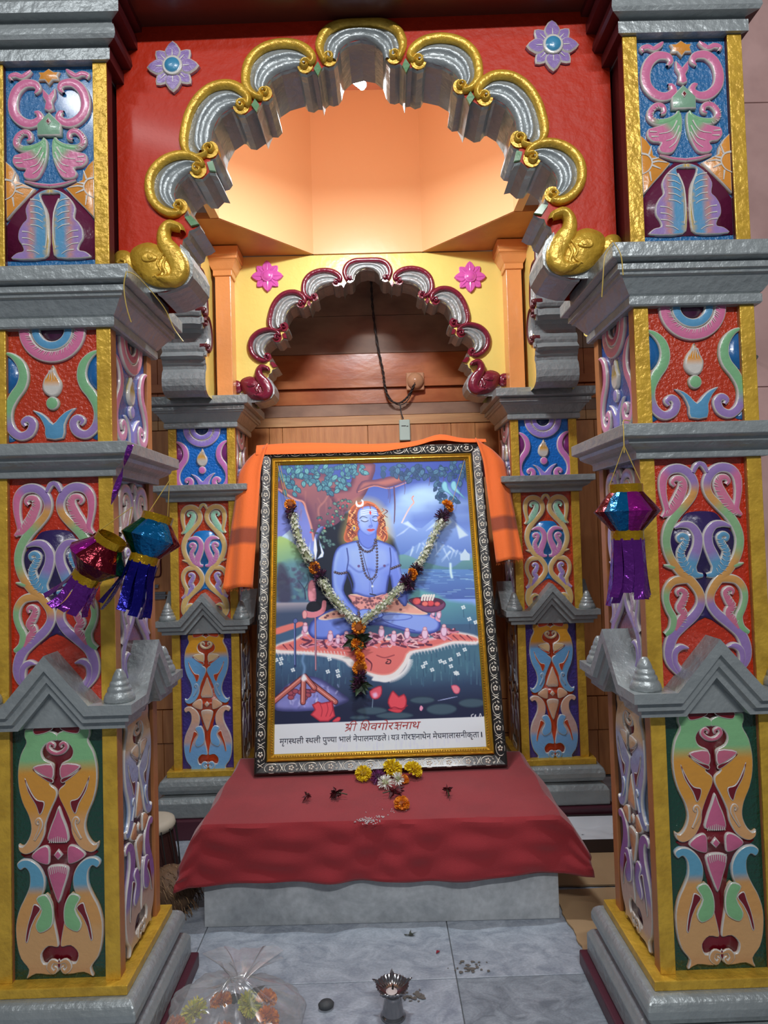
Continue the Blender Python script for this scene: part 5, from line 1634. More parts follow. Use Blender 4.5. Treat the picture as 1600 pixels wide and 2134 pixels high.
shawl = thing('orange_shawl', 'folded orange shawl draped over the top of the picture frame', 'cloth', (0, 0, 0))
mb = MB()
rows = []
N_ = 40
for i in range(N_ + 1):
    t = i / N_
    x = -hw - .018 + (FW + .036) * t
    up_edge = .012 + .006 * math.sin(t * 9)
    fall = .030 * (1 - max(0, t - .55) / .22) if t < .77 else 0.0
    fall = max(fall, .002)
    bulge = .022 * math.exp(-((t - .80) / .07) ** 2)
    zt = FH + up_edge + bulge
    r_ = [Vector((x, -.034, FH - fall + bulge * .6)), Vector((x, -.035, FH - fall * .4 + bulge)), Vector((x, -.026, zt)), Vector((x, .004, zt + .003)), Vector((x, .03, zt - .004)), Vector((x, .034, FH - .12))]
    rows.append([FRM @ p for p in r_])
drape(mb, rows)
top_ = obj('top_fold', mb, M_SHAWL, shawl, smooth=True)
for sx, length, w0, w1 in ((-1, .555, .085, .105), (1, .492, .085, .098)):
    mb = MB()
    rows, cols = [], []
    NN = 36
    for i in range(NN + 1):
        t = i / NN
        d = t * length
        wd = w0 + (w1 - w0) * t
        flare = .022 * t + .02 * math.sin(min(t * 4, 1) * PI / 2)
        row = []
        for k in range(9):
            q = k / 8
            xx = sx * (hw - .012 + flare - .004 + wd * (q - .12))
            yy = -.045 + .010 * math.sin(q * 7 + t * 2) * (.4 + t) + .035 * q * (1 - t) - .02 * t
            zz_ = FH + .012 - d - .055 * q * max(0, 1 - t * 5) + (.01 * q if sx > 0 else -.004 * q) * t
            row.append(FRM @ Vector((xx, yy, zz_)))
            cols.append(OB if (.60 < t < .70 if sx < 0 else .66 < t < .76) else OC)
        rows.append(row)
    n = 9
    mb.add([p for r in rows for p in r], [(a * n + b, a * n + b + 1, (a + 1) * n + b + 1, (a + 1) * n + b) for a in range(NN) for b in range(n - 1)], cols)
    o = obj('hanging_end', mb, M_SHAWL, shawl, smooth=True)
    sm = o.modifiers.new('thick', 'SOLIDIFY')
    sm.thickness = .003
    # little fringe
    mb = MB()
    for k in range(26):
        p = rows[-1][0].lerp(rows[-1][-1], k / 25)
        mb.tube([p, p + Vector((R_.uniform(-.003, .003), 0, -R_.uniform(.004, .012)))], .0006, 3, OC)
    obj('fringe', mb, M_SHAWL, shawl)['kind'] = 'stuff'

# ------------------------------------------------------------------ flowers
M_PETAL = mat('petal', (255, 255, 255), .6, attr=True)


def pompom(R, n, L, wd, cols, flat=.72, seed=1, full=False):
    """a ball of many short curled petals"""
    r = random.Random(seed)
    mb = MB()
    c0 = cols[-1]
    mb.lathe([(0, -R * .35 * flat), (R * .5, -R * .3 * flat), (R * .72, 0), (R * .55, R * .42 * flat), (0, R * .55 * flat)], 10, c0)
    for k in range(n):
        ph = (k + .5) / n
        th = PI * (k * (1 + 5 ** .5))
        zc = 1 - ph * (1.55 if not full else 2)
        rr = math.sqrt(max(0, 1 - zc * zc))
        d = Vector((rr * math.cos(th), rr * math.sin(th), zc * flat)) + Vector((r.uniform(-.1, .1), r.uniform(-.1, .1), r.uniform(-.1, .1)))
        d.normalize()
        t1 = d.cross(Vector((r.uniform(-1, 1), r.uniform(-1, 1), r.uniform(-1, 1)))).normalized()
        b = R * Vector((d.x, d.y, d.z * (flat if not full else 1))) * .62
        l = L * r.uniform(.8, 1.2)
        bend = t1.cross(d) * l * r.uniform(-.4, .4)
        c = r.choice(cols[:-1])
        p0 = b
        p1 = b + d * l * .55 + bend * .3
        p2 = b + d * l + bend
        mb.add([p0 - t1 * wd * .4, p0 + t1 * wd * .4, p1 + t1 * wd, p1 - t1 * wd, p2 + t1 * wd * .75, p2 - t1 * wd * .75], [(0, 1, 2, 3), (3, 2, 4, 5)], c)
    return mb


ORG = [lin((226, 130, 18)), lin((214, 112, 10)), lin((236, 152, 30)), lin((150, 74, 8))]
YEL = [lin((236, 204, 20)), lin((246, 220, 40)), lin((222, 186, 12)), lin((160, 130, 10))]
YGR = [lin((214, 206, 40)), lin((190, 196, 50)), lin((226, 216, 70)), lin((140, 140, 30))]
PUR = [lin((112, 44, 104)), lin((92, 30, 84)), lin((140, 70, 130)), lin((50, 14, 44))]
DKP = [lin((72, 24, 58)), lin((58, 18, 46)), lin((92, 36, 74)), lin((30, 10, 26))]
WHT = [lin((226, 226, 214)), lin((214, 216, 204)), lin((236, 236, 228)), lin((150, 156, 110))]
DRD = [lin((74, 12, 20)), lin((58, 8, 16)), lin((92, 18, 28)), lin((30, 8, 10))]
GRL = [lin((40, 62, 40)), lin((30, 48, 32)), lin((56, 78, 50))]
PM = {}
for nm, (c, R, n, L, wd) in dict(mar=(ORG, .022, 150, .009, .0032), mum=(YEL, .027, 230, .012, .0026), pur=(PUR, .021, 120, .014, .0016), dkp=(DKP, .019, 130, .013, .0014), whi=(WHT, .018, 60, .016, .0024), ygr=(YGR, .026, 170, .014, .0024)).items():
    PM[nm] = pompom(R, n, L, wd, c, seed=hash(nm) % 7 + 3 if False else len(nm) + n).mesh('flower_head', M_PETAL)


def leaves_mesh(n, L, seed, cols=GRL):
    r = random.Random(seed)
    mb = MB()
    for k in range(n):
        a = r.uniform(0, 2 * PI)
        d = Vector((math.cos(a), math.sin(a) * .5, r.uniform(-.9, .4))).normalized()
        s = d.cross(Vector((0, 1, .2))).normalized()
        l = L * r.uniform(.6, 1.1)
        wdt = l * .26
        up2 = d.cross(s)
        mb.add([Vector((0, 0, 0)), d * l * .4 + s * wdt + up2 * l * .05, d * l, d * l * .4 - s * wdt + up2 * l * .05, d * l * .45 - up2 * l * .08], [(0, 1, 4), (1, 2, 4), (2, 3, 4), (3, 0, 4)], r.choice(cols))
    return mb


def fp(p, d=.045):
    """crop point on the picture, lifted d towards the viewer"""
    x, z = sheet(p)
    return FRM @ Vector((x, -d, z))


gar = thing('flower_garland', 'V-shaped garland of white jasmine and marigolds hanging in front of the picture', 'garland', tuple(fp((700, 1160))))
GI = Matrix.Translation(-fp((700, 1160)))


def gpart(name, me_or_mb, p, d=.04, s=1, rot=None, m=M_PETAL):
    me_ = me_or_mb if isinstance(me_or_mb, bpy.types.Mesh) else me_or_mb.mesh(name, m)
    o = link(name, me_, gar, GI @ fp(p, d), rot or (PI / 2 - .3 + R_.uniform(-.4, .4), R_.uniform(-.4, .4), R_.uniform(0, 6)))
    o.scale = (s, s, s)
    return o


def jasmine(pts, r0, seed):
    """a string packed with small five-petalled white blossoms"""
    r = random.Random(seed)
    S = [Vector(p) for p in cr([tuple(GI @ fp(q, .038)) for q in pts], 8)]
    mb = MB()
    mb.tube(S, r0 * .55, 8, lin((150, 156, 120)))
    tot = len(S) - 1
    N2 = 230
    for k in range(N2):
        f = (k + r.random()) / N2 * tot
        i = min(int(f), tot - 1)
        c = S[i].lerp(S[i + 1], f - i)
        t = (S[i + 1] - S[i]).normalized()
        a = r.uniform(0, 2 * PI)
        e1 = t.cross(Vector((0, 1, 0))).normalized()
        e2 = t.cross(e1)
        d = (e1 * math.cos(a) + e2 * math.sin(a) + t * r.uniform(-.5, .2)).normalized()
        s1 = d.cross(t).normalized()
        s2 = d.cross(s1)
        b = c + d * r0 * r.uniform(.7, 1.05)
        col = r.choice([lin((226, 226, 206)), lin((206, 212, 186)), lin((236, 236, 222)), lin((186, 196, 164))])
        R5 = r.uniform(.005, .0075)
        vs = [b]
        for q in range(10):
            aa = 2 * PI * q / 10
            rr = R5 if q % 2 == 0 else R5 * .42
            vs.append(b + s1 * rr * math.cos(aa) + s2 * rr * math.sin(aa) + d * (.003 if q % 2 == 0 else 0))
        mb.add(vs, [(0, 1 + q, 1 + (q + 1) % 10) for q in range(10)], col)
    o = obj('jasmine_string', mb, M_PETAL, gar)
    o['kind'] = 'stuff'


jasmine([(330, 505), (345, 580), (372, 670), (400, 730), (432, 785)], .0175, 1)
jasmine([(492, 890), (530, 960), (585, 1030), (640, 1095), (690, 1145)], .0185, 2)
jasmine([(715, 1140), (780, 1090), (850, 1030), (915, 965), (955, 915)], .0175, 3)
jasmine([(1036, 810), (1075, 750), (1110, 680), (1145, 600), (1178, 545)], .0155, 4)
for p, s in (((312, 440), 1.0), ((450, 815), 1.05), ((1208, 460), 1.2), ((1004, 860), 1.05), ((698, 1168), 1.15), ((690, 1270), 1.1), ((700, 1350), 1.15), ((702, 1408), 1.2)):
    gpart('marigold', PM['mar'], p, .04, s * .95)
for p, s in (((322, 484), 1.25), ((440, 800), 1.05), ((485, 868), 1.2), ((1178, 520), 1.2), ((1028, 832), 1.1), ((972, 905), 1.35), ((690, 1135), .9), ((705, 1465), 1.25), ((700, 1515), 1.15), ((1000, 920), .9)):
    gpart('purple_tuft', PM['dkp'], p, .036, s)
gpart('leaf_bunch', leaves_mesh(26, .055, 4), (690, 1240), .04, 1, (0, 0, 0))
gpart('leaf_bunch', leaves_mesh(18, .045, 9), (705, 1500), .036, 1, (0, 0, 0))
for q in ([(238, 190), (285, 400), (312, 430)], [(250, 190), (300, 400), (312, 430)], [(1310, 180), (1240, 420), (1210, 450)]):
    mb = MB().tube([GI @ fp(p, .036 if k else .03) for k, p in enumerate(q)], .0009, 5)
    obj('string', mb, M_STRING, gar)


def loose(name, label, cat, me_, u, v, s=1, rot=(0, 0, 0), group='offered flowers on the red cloth'):
    o = link(name, me_, None, (u, v, 0), rot)
    o.scale = (s, s, s)
    tag(o, label, cat, group)
    zs = [(Matrix.Rotation(rot[0], 3, 'X') @ vv.co).z * s for vv in me_.vertices] if rot[0] else [vv.co.z * s for vv in me_.vertices]
    o.location.z = TOP + .006 - min(zs)
    return o


loose('chrysanthemum', 'yellow chrysanthemum leftmost in the row along the picture frame foot', 'flower', PM['mum'], -.062, 2.155, .95, (.5, 0, 0))
loose('chrysanthemum', 'largest yellow chrysanthemum, in the middle of the row at the frame foot', 'flower', PM['mum'], .034, 2.175, 1.12, (.6, 0, 1))
loose('chrysanthemum', 'yellow chrysanthemum rightmost in the row along the picture frame foot', 'flower', PM['mum'], .100, 2.160, 1.1, (.5, 0, 2))
loose('aster', 'purple aster between the yellow chrysanthemums on the red cloth', 'flower', PM['pur'], -.014, 2.135, .95, (.4, 0, 0))
loose('marigold', 'small orange marigold tucked between two yellow chrysanthemums', 'flower', PM['mar'], .068, 2.120, .72, (.4, 0, 0))
loose('marigold', 'orange marigold alone on the red cloth, in front of the other flowers', 'flower', PM['mar'], .054, 1.925, 1.0, (.35, 0, 0))
loose('daisy', 'white daisy facing up in front of the purple aster', 'flower', PM['whi'], .008, 2.082, .95, (.45, 0, 0))
loose('daisy', 'white daisy lying on its side, right of the other white daisy', 'flower', PM['whi'], .048, 2.092, .82, (1.4, 0, .8))


def withered(seed, n, L):
    mb = leaves_mesh(n, L, seed, DRD[:3])
    mb.tube([(0, 0, 0), (L * .8, -.005, -.004), (L * 1.2, -.01, -.006)], .0018, 5, lin((50, 58, 30)))
    return mb.mesh('withered_bloom', M_PETAL)


loose('withered_flower', 'withered dark red flower leftmost on the red cloth', 'flower', withered(3, 14, .024), -.228, 2.0, .95, (0, 0, 1.9))
loose('withered_flower', 'withered dark red flower with green stem, second from the left on the cloth', 'flower', withered(5, 22, .026), -.14, 2.01, 1, (0, 0, .2))
loose('withered_flower', 'withered dark red flower just behind the single orange marigold', 'flower', withered(8, 22, .030), .036, 2.01, 1, (0, 0, 3.6))
loose('withered_flower', 'withered dark red flower on the right side of the red cloth', 'flower', withered(11, 16, .025), .194, 2.005, 1, (0, 0, -1.2))
mb = MB()
for k in range(95):
    cx_, cy_, sg = (-.045, 1.853, .016) if k < 70 else ((-.008, 1.875, .006) if k < 85 else (-.02, 1.90, .05))
    x, y, a = R_.gauss(cx_, sg), R_.gauss(cy_, sg * .6), R_.uniform(0, PI)
    c, s = math.cos(a) * .0032, math.sin(a) * .0032
    mb.add([(x - c, y - s, TOP + .0072), (x + s * .3, y - c * .3, TOP + .009), (x + c, y + s, TOP + .0072), (x - s * .3, y + c * .3, TOP + .009), (x, y, TOP + .0058)], [(0, 1, 3), (1, 2, 3), (0, 4, 1), (1, 4, 2), (2, 4, 3), (3, 4, 0)], lin((214, 206, 204)))
o = obj('rice_grains', mb, M_PETAL, None)
tag(o, 'scattered grains of white rice on the front of the red cloth', 'rice', None, 'stuff')

# ------------------------------------------------------------------ things on the marble floor
lamp = thing('oil_lamp', 'small steel oil lamp with a five-spouted bowl on the marble floor', 'lamp', (.010, 1.512, 0))
obj('foot', MB().lathe([(0, 0), (.028, 0), (.0285, .003), (.027, .006), (.0245, .009), (.024, .011), (.0225, .022), (.0185, .040), (.0175, .045), (.0185, .047), (.015, .050), (.010, .052), (0, .052)], 32), M_STEEL, lamp, smooth=True)
mb = MB()
n = 100
prof = [(.008, .050), (.020, .053), (.030, .060), (.0365, .069), (.0362, .0710), (.035, .0695), (.029, .062), (.018, .056), (0, .0545)]
vs = []
for i, (r, z) in enumerate(prof):
    for k in range(n):
        a = 2 * PI * k / n
        rim_ = max(0, (r - .022) / .0145)
        s5 = max(0, math.cos(5 * (a - PI / 2))) ** 10
        rr = r + rim_ * (.0115 * s5 + .0013 * math.cos(25 * (a - PI / 2)) * (1 - s5))
        vs.append((rr * math.cos(a), rr * math.sin(a), z + rim_ * .004 * s5))
mb.add(vs, [(i * n + k, i * n + (k + 1) % n, (i + 1) * n + (k + 1) % n, (i + 1) * n + k) for i in range(len(prof) - 1) for k in range(n)])
obj('bowl', mb, M_STEEL, lamp, smooth=True)
mb = MB().lathe([(0, 0), (.010, .001), (.013, .004), (.009, .007), (0, .008)], 12, lin((206, 190, 184)))
obj('wick', mb, M_PLAIN, lamp, (-.002, -.006, .0555))
obj('burnt_wick_tip', MB().tube([(0, -.006, .060), (.001, -.004, .068), (.003, -.003, .076)], [.003, .0025, .001], 6), M_BLACK, lamp)

mb = MB().lathe([(0, 0), (.012, .001), (.017, .006), (.0175, .010), (.013, .0155), (0, .017)], 20)
o = obj('pebble', mb, M_STONE, None, (-.143, 1.545, .0), (0, 0, .15), smooth=True)
o.scale = (1.05, .8, 1)
tag(o, 'smooth dark grey pebble on the marble floor, left of the oil lamp', 'stone')

# bag of flowers
M_BAG = bpy.data.materials.new('clear_plastic_film')
M_BAG.use_nodes = True
nt = M_BAG.node_tree
for n_ in list(nt.nodes):
    nt.nodes.remove(n_)
N, L = nt.nodes.new, nt.links.new
out_ = N('ShaderNodeOutputMaterial')
tr = N('ShaderNodeBsdfTransparent')
gl = N('ShaderNodeBsdfGlossy')
gl.inputs['Roughness'].default_value = .18
gl.inputs['Color'].default_value = (.9, .9, .9, 1)
df = N('ShaderNodeBsdfDiffuse')
df.inputs['Color'].default_value = (.55, .55, .56, 1)
m1 = N('ShaderNodeMixShader')
m1.inputs[0].default_value = .55
L(gl.outputs[0], m1.inputs[1])
L(df.outputs[0], m1.inputs[2])
m2 = N('ShaderNodeMixShader')
lw = N('ShaderNodeLayerWeight')
lw.inputs['Blend'].default_value = .35
rm = N('ShaderNodeMapRange')
rm.inputs[3].default_value = .22
rm.inputs[4].default_value = .75
L(lw.outputs['Facing'], rm.inputs[0])
L(rm.outputs[0], m2.inputs[0])
L(tr.outputs[0], m2.inputs[1])
L(m1.outputs[0], m2.inputs[2])
L(m2.outputs[0], out_.inputs[0])
BX, BY = -.340, 1.462
bag = thing('flower_bag', 'knotted clear plastic bag of marigolds on the marble floor', 'bag', (BX, BY, 0))
mb = MB()
nu, nv = 96, 40
vs = []
for j in range(nv + 1):
    for i in range(nu):
        a = 2 * PI * i / nu
        t = j / nv
        e = PI * (t - .5)
        cr_ = 1 + .06 * math.sin(a * 3 + 1) + .035 * math.sin(a * 7 - t * 9) + .022 * math.sin(a * 17 + t * 11) + .012 * math.sin(a * 31 - t * 23)
        ce_, se_ = math.cos(e), math.sin(e)
        x = .146 * cr_ * math.copysign(abs(ce_) ** .8, ce_) * math.cos(a)
        y = .115 * cr_ * math.copysign(abs(ce_) ** .8, ce_) * math.sin(a)
        z = .050 + .050 * math.copysign(abs(se_) ** .8, se_) * cr_
        rk = math.hypot(x - .022, y + .012)
        if t > .5:
            z += .034 * math.exp(-(rk / .05) ** 2) + .006 * math.sin(a * 9) * math.exp(-((rk - .06) / .04) ** 2)
        vs.append((x, y, max(z, .0015)))
mb.add(vs, [(j * nu + i, j * nu + (i + 1) % nu, (j + 1) * nu + (i + 1) % nu, (j + 1) * nu + i) for j in range(nv) for i in range(nu)])
obj('film', mb, M_BAG, bag, smooth=True)
mb = MB()
vs = []
K = 72
for j in range(13):
    t = j / 12
    for i in range(K):
        a = 2 * PI * i / K
        r = (.006 + .070 * t ** 1.15) * (1 + .22 * math.sin(a * 4 + t * 2) + .12 * math.sin(a * 9 - t) + .06 * math.sin(a * 19))
        vs.append((.022 + r * math.cos(a) * .95 - .004 * t, -.012 + .085 * t + r * math.sin(a) * .42, .126 + .020 * t + .010 * math.sin(a * 3) * t - .012 * t * t))
mb.add(vs, [(j * K + i, j * K + (i + 1) % K, (j + 1) * K + (i + 1) % K, (j + 1) * K + i) for j in range(12) for i in range(K)])
obj('gathered_neck', mb, M_BAG, bag, smooth=True)
obj('knot', MB().lathe([(0, -.01), (.009, -.006), (.012, 0), (.009, .007), (0, .01)], 10), M_BAG, bag, (.022, -.012, .124), smooth=True)
for lab, nm, x, y, z, s in (('orange marigold in the bag, behind the gathered plastic at left', 'mar', -.372, 1.499, .055, 1.05), ('orange marigold in the bag, right of the knot, upper one', 'mar', -.268, 1.488, .066, 1.0), ('orange marigold in the bag, right of the knot, nearest the lamp', 'mar', -.259, 1.440, .058, 1.1), ('orange marigold at the left end of the plastic bag', 'mar', -.452, 1.439, .05, .95), ('orange marigold in the middle of the bag, under the film', 'mar', -.345, 1.415, .05, 1.0)):
    o = link('marigold', PM[nm], None, (x, y, z), (.5, 0, R_.uniform(0, 6)))
    o.scale = (s, s, s)
    tag(o, lab, 'flower', 'flowers inside the plastic bag')
for lab, x, y, z, s in (('greenish yellow chrysanthemum at the left of the plastic bag', -.425, 1.475, .052, .95), ('greenish yellow chrysanthemum in the bag, right of the knot', -.306, 1.492, .052, .9)):
    o = link('chrysanthemum', PM['ygr'], None, (x, y, z), (.5, 0, R_.uniform(0, 6)))
    o.scale = (s, s, s)
    tag(o, lab, 'flower', 'flowers inside the plastic bag')
o = obj('leaf_sprig', leaves_mesh(9, .06, 21), M_PETAL, None, (-.325, 1.52, .05))
tag(o, 'dark green leaves inside the plastic bag of marigolds', 'leaves')

# scraps on the floor
mb = leaves_mesh(7, .03, 31, [lin((70, 72, 62)), lin((90, 84, 70))])
o = obj('leaf_scrap', mb, M_PETAL, None, (.06, 1.80, .004))
o.scale = (1, 1, .12)
tag(o, 'flattened dry leaf scrap on the marble in front of the platform', 'leaf')
mb = MB().add([(0, 0, .001), (.008, .002, .004), (.012, .010, .002), (.003, .012, .003)], [(0, 1, 2, 3)], lin((130, 16, 40)))
o = obj('petal_scrap', mb, M_PETAL, None, (.125, 1.722, .001))
tag(o, 'small crimson petal on the marble floor, right of centre', 'petal')
# soot smudges
M_SOOT = mat('soot', (104, 98, 92), .8, bump=.3)
for k, (x, y, r, lb) in enumerate(((.20, 1.66, .05, 'grey brown soot smudge on the right-hand marble tile'), (.055, 1.57, .03, 'grey soot smudge on the marble beside the oil lamp'))):
    r_ = random.Random(k + 40)
    mb = MB()
    for q in range(26):
        cx_, cy_ = r_.gauss(0, r * .5), r_.gauss(0, r * .28)
        rad = r_.uniform(.002, .008)
        mb.add([(cx_ + rad * r_.uniform(.5, 1.3) * math.cos(a), cy_ + rad * r_.uniform(.4, 1) * math.sin(a), .0006 + .0001 * q) for a in [PI / 4 * t for t in range(8)]], [tuple(range(8))])
    o = obj('soot_smudge', mb, M_SOOT, None, (x, y, 0))
    tag(o, lb, 'smudge', 'soot smudges on the marble', 'stuff')

# cardboard and the tray at right, drum and husk at left
M_CARD = mat('cardboard', (178, 146, 108), .8, bump=.3, bscale=30, var=.35, vscale=7, col2=(150, 120, 88))
for lab, x0, x1, y0, y1, rz, z in (('front sheet of brown cardboard on the floor beside the platform', .495, 1.15, 1.62, 2.0, .03, .002), ('rear sheet of brown cardboard lying on the floor under the white tray', .51, 1.2, 2.01, 2.42, -.01, .003)):
    n = 26
    r_ = random.Random(int(x0 * 1000))
    pts = [(x0 + r_.uniform(0, .008), y0 + (y1 - y0) * k / n) for k in range(n + 1)] + [(x0 + (x1 - x0) * k / n, y1 + r_.uniform(-.004, .004)) for k in range(1, n + 1)]
    pts += [(x1, y1 - (y1 - y0) * k / n) for k in range(1, n + 1)] + [(x1 - (x1 - x0) * k / n, y0 + r_.uniform(-.004, .004)) for k in range(1, n)]
    cx_, cy_ = (x0 + x1) / 2, (y0 + y1) / 2
    m_ = len(pts)
    mb = MB().add([(a - cx_, b - cy_, 0) for a, b in pts] + [(a - cx_, b - cy_, .005) for a, b in pts], [tuple(range(m_))[::-1], tuple(range(m_, 2 * m_))] + [(k, (k + 1) % m_, m_ + (k + 1) % m_, m_ + k) for k in range(m_)])
    o = obj('cardboard_sheet', mb, M_CARD, None, (cx_, cy_, z), (0, 0, rz))
    tag(o, lab, 'cardboard', 'cardboard sheets on the floor')
tr_ = thing('box_tray', 'shallow dark box lid lined with white paper on the cardboard at right', 'box', (.735, 2.30, .0085), (0, 0, -.02))
g = MB().box(-.15, .15, -.095, .095, 0, .003).box(-.15, .15, -.098, -.094, 0, .042).box(-.15, .15, .094, .098, 0, .042).box(-.152, -.148, -.098, .098, 0, .042).box(.148, .152, -.098, .098, 0, .042)
obj('lid', g, mat('dark_box_board', (52, 40, 40), .5), tr_, bevel=.001)
g = MB()
vs = []
for j in range(15):
    for i in range(21):
        x, y = -.146 + .292 * i / 20, -.091 + .182 * j / 14
        ed = max(abs(x) / .146, abs(y) / .091)
        z = .008 + (.03 if ed > .98 else 0) + .006 * math.sin(x * 60 + y * 30) * math.sin(y * 70) * (1 - ed ** 4)
        vs.append((x, y, z))
g.add(vs, [(j * 21 + i, j * 21 + i + 1, (j + 1) * 21 + i + 1, (j + 1) * 21 + i) for j in range(14) for i in range(20)])
obj('paper_lining', g, mat('white_paper', (216, 218, 222), .6), tr_, smooth=True)

dm = thing('hand_drum', 'small corded hand drum with pale skin, half hidden behind the front left pillar', 'drum', (-.735, 2.13, .0))
mb = MB().lathe([(.07, 0), (.080, .01), (.078, .05), (.07, .10), (.062, .15), (.058, .175), (.0, .175)], 24, lin((60, 26, 22)))
obj('shell', mb, M_PLAIN, dm, smooth=True)
obj('skin', MB().lathe([(.060, .165), (.066, .168), (.070, .180), (.066, .194), (.05, .200), (0, .200)], 24, lin((206, 196, 176))), M_PLAIN, dm, smooth=True)
for k in range(14):
    a = k * 2 * PI / 14
    mb = MB().tube([(.070 * math.cos(a), .070 * math.sin(a), .178), (.0785 * math.cos(a + .1), .0785 * math.sin(a + .1), .10), (.084 * math.cos(a + .2), .084 * math.sin(a + .2), .012)], .0022, 5, lin((50, 46, 44)))
    obj('cord', mb, M_PLAIN, dm)
hk = tag(link('coconut_husk', None, None, (-.625, 1.955, .0)), 'brown fibrous coconut husk on the floor, left of the platform', 'coconut')
mb = MB()
r_ = random.Random(2)
vs = []
for j in range(13):
    for i in range(24):
        a, e = 2 * PI * i / 24, PI * (j / 12 - .5)
        k = 1 + r_.uniform(-.04, .04)
        vs.append((.072 * k * math.cos(e) * math.cos(a), .062 * k * math.cos(e) * math.sin(a), .066 + .066 * k * math.sin(e)))
mb.add(vs, [(j * 24 + i, j * 24 + (i + 1) % 24, (j + 1) * 24 + (i + 1) % 24, (j + 1) * 24 + i) for j in range(12) for i in range(24)], lin((112, 84, 60)))
obj('shell', mb, M_PLAIN, hk, smooth=True)
mb = MB()
for k in range(420):
    a, e = r_.uniform(0, 2 * PI), math.asin(r_.uniform(-.9, 1))
    p = Vector((.074 * math.cos(e) * math.cos(a), .064 * math.cos(e) * math.sin(a), .066 + .068 * math.sin(e)))
    d = Vector((.5, -.2, -.8)) + Vector((r_.uniform(-.3, .3), r_.uniform(-.3, .3), r_.uniform(-.3, .3)))
    p2 = p + d.normalized() * .03
    p2.z = max(p2.z, .002)
    mb.tube([p, (p + p2) / 2 + p * .05, p2], .0009, 3, r_.choice([lin((150, 118, 84)), lin((96, 70, 48)), lin((126, 96, 70))]))
o = obj('fibres', mb, M_PLAIN, hk)
o['kind'] = 'stuff'

# ------------------------------------------------------------------ wiring on the back wall
M_CREAM = mat('peach_fitting', (206, 150, 112), .35, coat=.3)
cr_o = thing('ceiling_rose', 'round peach cable fitting on a square block on the back wall', 'cable fitting', (.192, 2.887, 1.752))
obj('block', MB().box(-.040, .040, -.012, .0, -.04, .04), M_CREAM, cr_o, bevel=.006)
o = obj('cap', MB().lathe([(0, .026), (.010, .026), (.014, .022), (.019, .022), (.022, .019), (.027, .018), (.030, .014), (.036, .010), (.036, 0), (0, 0)], 28), M_CREAM, cr_o, (0, -.011, 0), (PI / 2, 0, 0), smooth=True)
ca = thing('electric_cable', 'dark twisted cable hanging down the back wall to the peach fitting', 'cable', (.0, 2.88, 1.75))
for ph in (0, PI):
    base = cr([(.005, 2.885, 2.36), (.010, 2.884, 2.20), (.014, 2.882, 2.08), (.030, 2.880, 1.92), (.050, 2.868, 1.80), (.056, 2.862, 1.735), (.075, 2.868, 1.675), (.115, 2.870, 1.655), (.155, 2.866, 1.68), (.185, 2.858, 1.73), (.194, 2.86, 1.752)], 9)
    tw = []
    for i, p in enumerate(base):
        a = i * 1.1 + ph
        tw.append((p[0] + .0036 * math.cos(a), p[1] - 2.88 + .0036 * math.sin(a), p[2] - 1.75))
    obj('strand', MB().tube(tw, .0032, 6), M_CABLE, ca)
obj('loop', MB().tube([(p[0], p[1] - 2.88, p[2] - 1.75) for p in cr([(.056, 2.868, 1.72), (.09, 2.872, 1.664), (.125, 2.876, 1.648), (.16, 2.87, 1.672), (.19, 2.862, 1.735)], 5)], .0022, 6), M_CABLE, ca)
obj('tail', MB().tube([(.122, -.008, -.10), (.126, -.01, -.14), (.135, -.006, -.165)], .0028, 6), M_STEEL, ca)
sb = thing('junction_box', 'small pale green plastic box hanging above the picture frame', 'box', (.139, 2.878, 1.54))
obj('case', MB().box(-.024, .024, -.009, .009, -.05, .042), mat('pale_plastic', (176, 196, 186), .4), sb, bevel=.004)
obj('label_print', MB().box(-.014, .006, -.0096, -.0092, .012, .016).box(.008, .016, -.0096, -.0092, .010, .014), M_BLACK, sb)

# ------------------------------------------------------------------ foil lanterns
def foil(name, c):
    return mat(name, c, .2, .7, bump=1.0, bscale=52, bdetail=3)


FO = {k: foil('foil_' + k, c) for k, c in dict(blue=(0, 96, 150), magenta=(150, 20, 130), red=(96, 6, 24), green=(0, 70, 44), purple=(112, 42, 142), navy=(20, 16, 120), gold=(196, 150, 30)).items()}


